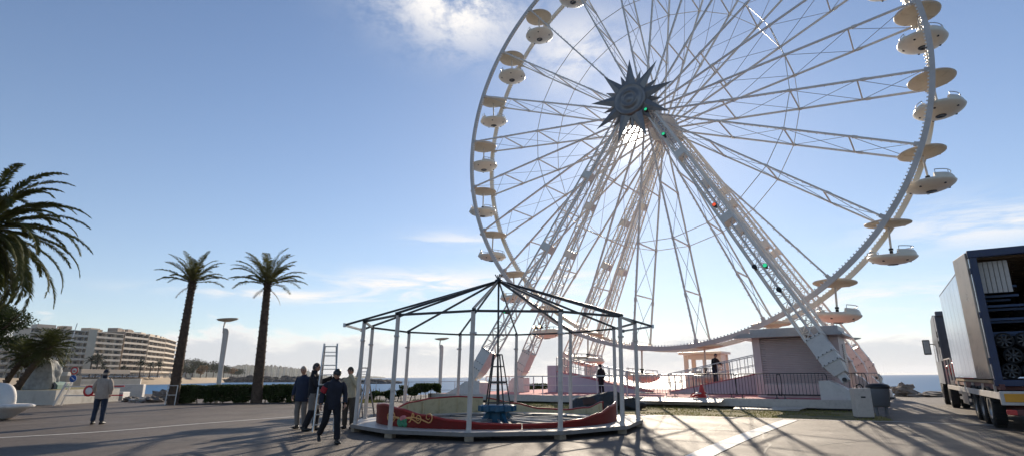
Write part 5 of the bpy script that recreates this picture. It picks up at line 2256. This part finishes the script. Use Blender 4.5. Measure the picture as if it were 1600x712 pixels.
# tractor cab
mb = MB()
mb.prism([(12.3, 1.0), (12.3, 4.15), (12.7, 4.25), (14.2, 4.1), (15.3, 3.1), (15.55, 2.1), (15.6, .55), (15.2, .5), (15.2, 1.0)], (.02, 0, 0), (0, 1, 0), (0, 0, 1), (2.5, 0, 0))
cabo = mb.build('cab', 'cabgrey', lorry)
MB().box((.012, 14.2, 2.45), (.02, 1.0, .8)).build('side_window', 'glassdark', cabo)
mb = MB()
mb.bbox((.06, 11.9, 3.1), (.06, .75, 2.1), .02, 0)
mb.bbox((2.48, 11.9, 3.1), (.06, .75, 2.1), .02, 0)
mb.bbox((1.27, 12.28, 4.27), (2.3, .25, .25), .05, 0)
mb.build('wind_fairing', 'cabgrey', cabo)
mb = MB()
mb.bbox((-.3, 14.75, 2.8), (.32, .2, .75), .04, 0)
mb.bar((-.2, 14.75, 2.95), (.05, 14.85, 2.95), .04, .04, 0)
mb.box((-.3, 14.645, 2.8), (.25, .006, .63), 1)
mb.build('wing_mirror', ['black', 'alu'], cabo)
# figures painted on the cab side panel
def sevenseg(mb, txt, o, U, V, h, w, t):
    S = {'8': 'abcdefg', '0': 'abcdef', '5': 'acdfg'}
    for i, ch in enumerate(txt):
        c = Vector(o) + U * (i * (w + t * 2.2))
        segs = {'a': ((0, h), (w, h)), 'g': ((0, h / 2), (w, h / 2)), 'd': ((0, 0), (w, 0)), 'f': ((0, h), (0, h / 2)), 'e': ((0, h / 2), (0, 0)), 'b': ((w, h), (w, h / 2)), 'c': ((w, h / 2), (w, 0))}
        for k in S[ch]:
            (x0, z0), (x1, z1) = segs[k]
            mb.bar(c + U * x0 + V * z0, c + U * x1 + V * z1, t, t, 0, U.cross(V))


mb = MB()
U_, V_ = Vector((0, -1, 0)), Vector((0, 0, 1))
sevenseg(mb, '80', (.022, 12.12, 3.15), U_, V_, .26, .13, .03)
sevenseg(mb, '50', (.022, 11.95, 2.7), U_, V_, .26, .13, .03)
mb.build('lettering', 'black', cabo)
mb = MB()
for y in (9.9, 11.3):
    mb.bar((.06, y, 1.0), (.06, y, 2.1), .05, .05)
mb.bar((.06, 8.6, 2.1), (.06, 11.3, 2.1), .05, .05)
mb.bar((.06, 8.6, 1.0), (.06, 8.6, 2.1), .05, .05)
mb.build('deck_rail', 'cwhite', lorry)

# red covers on the deck behind the cab
rs = random.Random(6)
mb = MB()
for i in range(9):
    mb.ball((rs.uniform(-.3, .35), rs.uniform(-.45, .45), rs.uniform(.1, .65)), (rs.uniform(.16, .3), rs.uniform(.16, .3), rs.uniform(.12, .24)), 0, 8, .5, i)
for i in range(6):
    a = rs.uniform(0, 6)
    mb.tube(spline([(rs.uniform(-.4, .4), rs.uniform(-.5, .5), rs.uniform(.2, .9)) for _ in range(4)], 4), .05, 6)
LM = Matrix.Translation(W1) @ Matrix.Rotation(TRZ, 4, 'Z')
tag(mb.build('red_sling', 'redplastic', loc=LM @ Vector((.5, 10.4, 1.2)), rotz=TRZ), 'heap of red lifting slings on the deck between the lorry cab and the silver box', 'slings')

# load inside the box: stacked pale boards, a blue rack and cartwheel like discs
pm = MB()
pm.bbox((0, 0, 0), (.095, .06, .86), .01)
for i in range(6):
    if i == 0:
        b0 = o = pm.build('board', 'cwhite')
    else:
        o = b0.copy()
        col.objects.link(o)
    o.location = LM @ Vector((BL + .24 + i * .107, B0 + .4, 4.03))
    o.rotation_euler = (R_(4), 0, TRZ)
    tag(o, 'white board hanging upright in a row under the roof of the open lorry box', 'board', 'white boards in the lorry')
rk = empty('storage_rack', LM @ Vector((.2, B0 + .7, ZB)), TRZ, 'blue steel rack inside the open lorry box, left side', 'rack')
mb = MB()
for x in (.05, 1.15):
    for y in (0, 1.2):
        mb.bar((x, y, 0), (x, y, 2.05 if x > 1 else 2.5), .06, .06)
mb.build('upright', 'rackblue', rk)
for z in (1.25, 1.62, 1.98, 2.25, 2.5):
    mb = MB()
    w = 1.15 if z < 2.1 else .8
    mb.bar((.05, 0, z), (w, 0, z), .06, .06)
    mb.bar((.05, 1.2, z), (w, 1.2, z), .06, .06)
    mb.bar((.05, 0, z), (.05, 1.2, z), .05, .05)
    mb.build('shelf_bar', 'rackblue', rk)


mk('discgrey', (.1, .1, .1), .5, .3, var=.3, scale=9, dirt=.4)


def disc():
    t = MB()
    t.lathe([(.17, -.07), (.21, -.06), (.215, 0), (.21, .06), (.17, .07)], 26, 0)
    o = t.build('spoked_wheel', 'rubber')
    r = MB()
    for i in range(8):
        a = 2 * PI * i / 8
        r.bar((.03 * math.cos(a), .03 * math.sin(a), .03), (.175 * math.cos(a), .175 * math.sin(a), .04), .03, .02)
    r.lathe([(.165, -.05), (.18, .05), (.16, .06)], 24)
    r.lathe([(.001, .06), (.05, .05), (.055, 0)], 14)
    r.build('rim', 'discgrey', o)
    return o


ds = disc()
first = True
for r_ in range(3):
    for c_ in range(5):
        o = ds if first else copy_tree(ds)
        first = False
        o.location = LM @ Vector((BL + .42 + c_ * .44 + (r_ % 2) * .12, B0 + .55 + .08 * ((r_ * 3 + c_) % 3), ZB + .24 + r_ * .4))
        o.rotation_euler = (R_(90), rs.uniform(0, 1), TRZ)
        tag(o, 'small spoked wheel stacked low inside the open lorry box', 'wheel', 'spoked wheels stacked in the lorry')
for i, (x, z, w, lb) in enumerate([(1.6, 2.3, .7, 'dark cloth bundle in the depth of the lorry box, above the spoked wheels'), (2.0, 3.1, .8, 'dark bundle high up at the back of the lorry box')]):
    mb = MB()
    mb.ball((0, 0, 0), (w, .6, .45), 0, 10, .5, i + 4)
    tag(mb.build('bundle', 'tarp', loc=LM @ Vector((x, B0 + 2.6, z)), rotz=TRZ), lb, 'bundle')
# ------------------------------------------------------------------ hedge, railing and the things on the left
def hedge(name, a, b, w, h, n, label, seed, size=.075, stems=10, gaps=False, group=None):
    a, b = Vector(a), Vector(b)
    d = b - a
    L_ = d.length
    rz = math.atan2(d.y, d.x)
    r = empty(name, (a.x, a.y, 0), rz, label, 'hedge' if L_ > 5 else 'shrub', group)
    rs = random.Random(seed)
    mb = MB()
    k = 0
    while k < n:
        x = rs.uniform(0, L_)
        y = rs.uniform(-w / 2, w / 2)
        z = rs.uniform(.05, h)
        top = h * (1 + .13 * mnoise.noise(Vector((x * .9, seed, 0))) + .08 * mnoise.noise(Vector((x * 4, seed, y * 3))))
        side = w / 2 * (1 + .2 * mnoise.noise(Vector((x * 1.3, z * 2, seed))))
        k += 1
        if z > top or abs(y) > side:
            continue
        if gaps and mnoise.noise(Vector((x * 1.1, z * 1.6, seed * 3.1))) < (.06 if z > .35 else .2):
            continue
        if not gaps and z < .3 and mnoise.noise(Vector((x * 1.7, z * 2.5, seed * 3.1))) < -.1:
            continue
        p = Vector((x, y, z))
        u = Vector((rs.gauss(0, 1), rs.gauss(0, 1), rs.gauss(0, 1))).normalized()
        v_ = u.cross(Vector((rs.gauss(0, 1), rs.gauss(0, 1), rs.gauss(0, 1)))).normalized()
        s = size * rs.uniform(.6, 1.4)
        mb.add([p - u * s, p + v_ * s * .6, p + u * s, p - v_ * s * .6], [(0, 1, 2, 3)])
    mb.build('foliage', 'leaf', r)
    for i in range(stems):
        x = (i + .5) * L_ / stems + rs.uniform(-.1, .1)
        m2 = MB()
        limb(m2, (x, rs.uniform(-.1, .1), 0), (x + rs.uniform(-.2, .2), rs.uniform(-.2, .2), h * .8), .035, .012, 0, .1, i)
        m2.build('stem', 'bark', r)
    return r


A, B = gp(266, 630.5), gp(462, 628)
hedge('clipped_hedge', (A.x, A.y + .6, 0), (B.x + .8, B.y + .6, 0), 1.2, 1.06, 34000, 'long dark clipped hedge along the pavement between the two tall slim palms', 4)
A, B = gp(452, 628), gp(515, 627.5)
hedge('clipped_hedge', (A.x + 1.2, A.y + .7, 0), (B.x, B.y + .7, 0), 1.1, 1.0, 11000, 'shorter hedge behind the men at the ladder', 6)
A, B = gp(538, 627), gp(612, 626.5)
hedge('sparse_shrub', (A.x, A.y + .5, 0), (B.x, B.y + .5, 0), 1.1, 1.0, 12000, 'ragged low hedge behind the left carousel posts, sea showing through', 8, .08, 9, True)
A, B = gp(618, 626), gp(632, 626)
hedge('sparse_shrub', (A.x, A.y + .5, 0), (B.x, B.y + .5, 0), .8, .95, 1500, 'thin little shrub standing alone between two ragged hedges', 10, .08, 3, True)
A, B = gp(636, 626), gp(684, 625)
hedge('sparse_shrub', (A.x, A.y + .5, 0), (B.x, B.y + .5, 0), 1.2, 1.05, 9000, 'rounded ragged hedge left of the second street lamp', 12, .08, 6, True)
A, B = W(-16.5, 4.0, 0), W(-13.6, -6.5, 0)
A, B = W(-15, -4.5, 0), W(-10.5, -12, 0)
hedge('sparse_shrub', (A.x, A.y, 0), (B.x, B.y, 0), 1.2, 1.1, 12000, 'low hedge beyond the left end of the wheel base, behind the black carousel tower', 14, .08, 9, True)

A, B = gp(505, 623), gp(800, 617)
r = empty('sea_railing', (A.x, A.y, 0), math.atan2(B.y - A.y, B.x - A.x), 'thin wire railing along the sea wall behind the hedges', 'railing')
L_ = (B - A).length
for z in (.5, 1.12):
    MB().tube([(0, 0, z), (L_, 0, z)], .018, 6).build('rail', 'steel', r)
for i in range(13):
    MB().bar((i * L_ / 12, 0, 0), (i * L_ / 12, 0, 1.14), .035, .035).build('post', 'steel', r)

# low growth on the kerb under the hedge
tag((lambda m: (blades(m, [(gp(545, 629).x, gp(545, 629).y), (gp(690, 628).x, gp(690, 628).y), (gp(690, 625.5).x, gp(690, 625.5).y), (gp(545, 626.5).x, gp(545, 626.5).y)], 5000, .05, .22, 0, 9), m.build('weeds', 'blade'))[1])(MB()),
    'weedy grass strip at the foot of the ragged hedges', 'weeds', kind='stuff')

# planter with palms and a carved stone
q0, q1 = gp(-60, 633), gp(84, 632)
pl = empty('planter', (q1.x, q1.y, 0), 0, 'low plain concrete planter wall with a bed of dry grass behind it, far left', 'planter')
mb = MB()
mb.box((-4.0, .12, .42), (8.0, .24, .84), 0)
mb.box((-.12, 2.9, .42), (.24, 5.3, .838), 0)
mb.build('wall', 'plaster', pl)
mb = MB()
mb.add([(-8, .24, .78), (-.24, .24, .78), (-.24, 5.5, .95), (-8, 5.5, 1.0)], [(0, 1, 2, 3)])
mb.build('soil', 'grassy', pl)
b0_ = at(24, 607, q1.y + 1.2)
palm('leaning_palm', (b0_.x, b0_.y, .75), (1.35, .3, 0), 2.75, .2, .15, 60, 1.45, .5, 16, 'short leaning palm with a dense spiky crown, before the pale standing stone', None, elr=(-.7, 1.3), droop=.9, seed=31, width=.045, leafmat='frondbig', dead=0, crown_r=.2)
b1_ = at(2, 607, q1.y + 2.0)
palm('leaning_palm', (b1_.x, b1_.y, .75), (1.0, .2, 0), 2.3, .17, .13, 44, 1.3, .45, 14, 'second short leaning palm in the planter, further left', None, elr=(-.8, 1.3), droop=.9, seed=32, width=.045, leafmat='frondbig', dead=0, crown_r=.18)
# pine behind
c = at(0, 500, q1.y + 4)
pn = empty('pine_tree', (c.x - .3, c.y, 0), 0, 'dense rounded pine behind the short palms at the left edge', 'tree')
mb = MB()
limb(mb, (-1.2, 0, 0), (-.3, 0, c.z), .28, .16, seed=2)
for k in range(6):
    a = k * 1.1
    limb(mb, (-.6, 0, c.z - 1.2), (1.5 * math.cos(a), 1.4 * math.sin(a), c.z + .4 + .2 * k % .7), .09, .03, seed=k)
mb.build('trunk', 'bark', pn)
rs = random.Random(2)
mb = MB()
bl = [((rs.uniform(-1.8, .9), rs.uniform(-1.4, 1.4), c.z + rs.uniform(-1.6, .7)), (rs.uniform(.7, 1.15), rs.uniform(.7, 1.1), rs.uniform(.5, .75))) for _ in range(16)]
bl += [((-1.5 + rs.uniform(-1, 1), rs.uniform(-1, 1), rs.uniform(1.2, 2.6)), (.9, .9, .6)) for _ in range(6)]
leafmass(mb, bl, 26000, .075, seed=5)
mb.build('crown', 'leafpine', pn)
# carved standing stone
c = at(60, 606, q1.y + 2.6)
mb = MB()
bmx = bmesh.new()
bmesh.ops.create_cube(bmx, size=1)
bmesh.ops.subdivide_edges(bmx, edges=bmx.edges[:], cuts=12, use_grid_fill=True)
for v in bmx.verts:
    k = v.co.copy()
    z = k.z + .5
    nz = mnoise.noise(k * 3.1) * .16 + mnoise.noise(k * 8) * .07
    v.co = Vector((k.x * (1.75 - .45 * z) * (1 + nz) + .25 * math.sin(z * 3), k.y * .7 * (1 + nz * 2), z * 2.3 * (1 - .22 * abs(k.x + .2)) - .1 + .08 * nz))
bmx.verts.index_update()
mb.add([v.co for v in bmx.verts], [[v.index for v in f.verts] for f in bmx.faces], 0, True)
bmx.free()
tag(mb.build('standing_stone', 'carved', loc=(c.x, c.y, .7)), 'tall rough pale standing stone behind the leaning palm', 'stone')

# white moulded bench at the left edge
q = gp(-8, 655)
bn = empty('bench', (q.x, q.y, 0), R_(0), 'white moulded stone bench with a rounded back, cut by the left edge', 'bench')
mb = MB()
mb.lathe([(.001, .02), (.5, .02), (.62, .1), (.95, .36), (1.2, .44), (1.24, .5), (1.18, .55), (.6, .56), (.001, .57)], 48, sy=.75)
mb.build('seat', 'whitestone', bn)
mb = MB()
mb.tube(spline([(.05, .1, .5), (.1, .1, .8), (.02, .14, 1.0), (-.2, .18, 1.12), (-.5, .2, 1.2)], 5), [(.5 - .018 * i, .3 - .008 * i) for i in range(21)], 22, ref=(1, 0, 0))
mb.build('backrest', 'whitestone', bn)

# green recycling bank
c = at(73, 606, 37.5)
rb = empty('recycling_container', (c.x, c.y, 0), .1, 'low green recycling container with two round openings behind the planter', 'container')
mb = MB()
mb.prism([(-1.05, .0), (1.05, .0), (1.0, 1.1), (.8, 1.28), (-.55, 1.42), (-.95, 1.25), (-1.1, .9)], (0, -.6, 0), (1, 0, 0), (0, 0, 1), (0, 1.2, 0))
mb.build('body', 'greenplastic', rb)
for x in (.1, .62):
    m2 = MB()
    m2.lathe([(.001, .04), (.13, .04), (.15, 0), (.19, .0), (.2, .06), (.17, .08)], 18)
    o = m2.build('opening', 'black', rb)
    o.location = (x, -.62, 1.02)
    o.rotation_euler = (R_(90), 0, 0)
MB().bbox((.36, -.615, 1.02), (1.1, .03, .42), .01).build('front_panel', 'bingrey', rb)

# red and white swing barrier with a round sign
q = gp(87, 633)
gt = empty('swing_barrier', (q.x, q.y, 0), .06, 'red and white swing barrier with a slanting end frame and a round sign', 'barrier')
mb = MB()
mb.bar((-.1, 0, 0), (.38, 0, 1.28), .14, .1)
mb.bar((.12, .25, 0), (.5, .25, 1.28), .08, .08)
mb.bar((.36, 0, 1.26), (.36, .25, 1.26), .08, .08)
mb.build('end_frame', 'white', gt)
for z in (1.05, .55):
    for i, x in enumerate((.35, 1.5, 2.6)):
        x1 = (1.5, 2.6, 3.6)[i]
        MB().bar((x, 0, z), (x1, 0, z), .07, .07).build('rail_section', 'white' if i == 0 else 'signred', gt)
m2 = MB()
m2.lathe([(.001, .0), (.3, .0), (.3, .012), (.001, .012)], 36, 1)
m2.lathe([(.2, .0121), (.305, .0121), (.305, .02), (.2, .02)], 36, 0)
m2.lathe([(.3, -.01), (.31, -.01), (.31, .02), (.3, .02)], 36, 0)
o = m2.build('sign_disc', ['signred', 'signwhite'], gt)
o.location = (1.72, -.06, .8)
o.rotation_euler = (R_(90), 0, 0)
# sign post with two round signs
c = at(112, 606, 42)
sp = empty('sign_post', (c.x, c.y, 0), 0, 'post with a red ringed round sign above a round blue sign', 'sign')
MB().tube([(0, 0, 0), (0, 0, 2.15)], .035, 8).build('pole', 'steel', sp)
for z, mats, in ((2.05, ['signred', 'signwhite']), (1.5, ['signwhite', 'signblue'])):
    m2 = MB()
    m2.lathe([(.001, 0), (.27, 0), (.27, .012), (.001, .012)], 30, 1)
    m2.lathe([(.19 if z > 2 else .25, .013), (.275, .013), (.275, .02), (.19 if z > 2 else .25, .02)], 30, 0)
    if z < 2:
        m2.bar((-.12, .1, .016), (.12, -.1, .016), .05, .01, 0)
    else:
        m2.bbox((0, -.02, .016), (.16, .09, .008), .004, 0)
    o = m2.build('sign_disc', mats, sp)
    o.location = (0, -.04, z)
    o.rotation_euler = (R_(90), 0, 0)

# sea front walls, ramp and steps by the beach access
def wallbox(x0, x1, ytop, ybot, Y, th, label, matn, dY=0., name='low_wall'):
    a = at(x0, ybot, Y)
    b = at(x1, ybot, Y + dY)
    t = at((x0 + x1) / 2, ytop, Y + dY / 2)
    lo = min(a.z, b.z)
    d = Vector((b.x - a.x, b.y - a.y, 0))
    mb = MB()
    mb.bbox((d.length / 2, th / 2, (t.z + lo) / 2 - lo), (d.length, th, t.z - lo), .03)
    o = mb.build(name, matn, loc=(a.x, a.y, lo), rotz=math.atan2(d.y, d.x))
    tag(o, label, 'wall')
    return o


wallbox(50, 100, 580.5, 612, 46, .4, 'pale wall behind the green recycling container, left of the sign post', 'plaster')
wallbox(98, 122, 586, 622, 44.5, 1.2, 'beige wall block behind the sign post', 'bbeige', 1.)
wallbox(118, 216, 591, 618, 50, .5, 'long white upper wall behind the man in the beige jacket', 'plaster', 2.)
wallbox(112, 221, 600, 622, 46.5, .5, 'long white lower wall nearest the man in the beige jacket', 'whitestone', 1.)
wallbox(110, 190, 612, 628, 41, 1.0, 'broad pale step at the foot of the white walls', 'whitestone', .5, 'stone_step')
wallbox(62, 126, 576, 583, 62, 8, 'brown flat roofed beach kiosk behind the pale wall', 'bbrown', 0, 'beach_kiosk')
for i, (x, y, r, lb) in enumerate([(198, 627, (.45, .4, .22), 'small grey boulder left of three at the end of the white walls'), (214, 628, (.5, .45, .2), 'greenish flat boulder, middle of three at the end of the white walls'), (234, 628, (.55, .45, .24), 'large brown boulder beside the foot of the first slim palm'), (250, 625, (.8, .5, .38), 'dark boulder partly behind the white railing posts')]):
    boulder('boulder', x, y, r, lb, 'rock' if i != 1 else 'carved', 40 + i)
q = gp(262, 632)
rl = empty('handrail', (q.x, q.y, 0), .2, 'short white handrail beside the foot of the first slim palm', 'railing')
mb = MB()
for x in (-.15, .35):
    mb.bar((x, 0, 0), (x + .04, 0, 1.1), .04, .04)
mb.build('post', 'white', rl)
mb = MB()
for z in (.55, 1.07):
    mb.bar((-.15, 0, z), (.38, 0, z), .03, .03)
mb.build('rail', 'white', rl)
c = at(140, 604, 60)
mb = MB()
c = fpt(90, 130)
tag(MB().tube([(0, 0, 0), (0, 0, 14)], [.14, .08], 8).build('mast', 'cwhite', loc=(c.x, c.y, 0)), 'slanting pale mast left of the tall white apartment block', 'mast').rotation_euler = (0, R_(9), 0)
# ------------------------------------------------------------------ the air over the bay
if HAZE > 0:
    hm = bpy.data.materials.new('haze')
    nt, N, L = nodes_of(hm)
    N.remove(N['Principled BSDF'])
    pv = N.new('ShaderNodeVolumePrincipled')
    pv.inputs['Color'].default_value = (.93, .95, 1, 1)
    pv.inputs['Density'].default_value = HAZE
    pv.inputs['Anisotropy'].default_value = .35
    L.new(pv.outputs[0], N['Material Output'].inputs['Volume'])
    hb = MB().box((0, 0, 35), (12600, 12600, 78))
    M['haze'] = hm
    ho = hb.build('haze', 'haze')
    ho['kind'] = 'stuff'
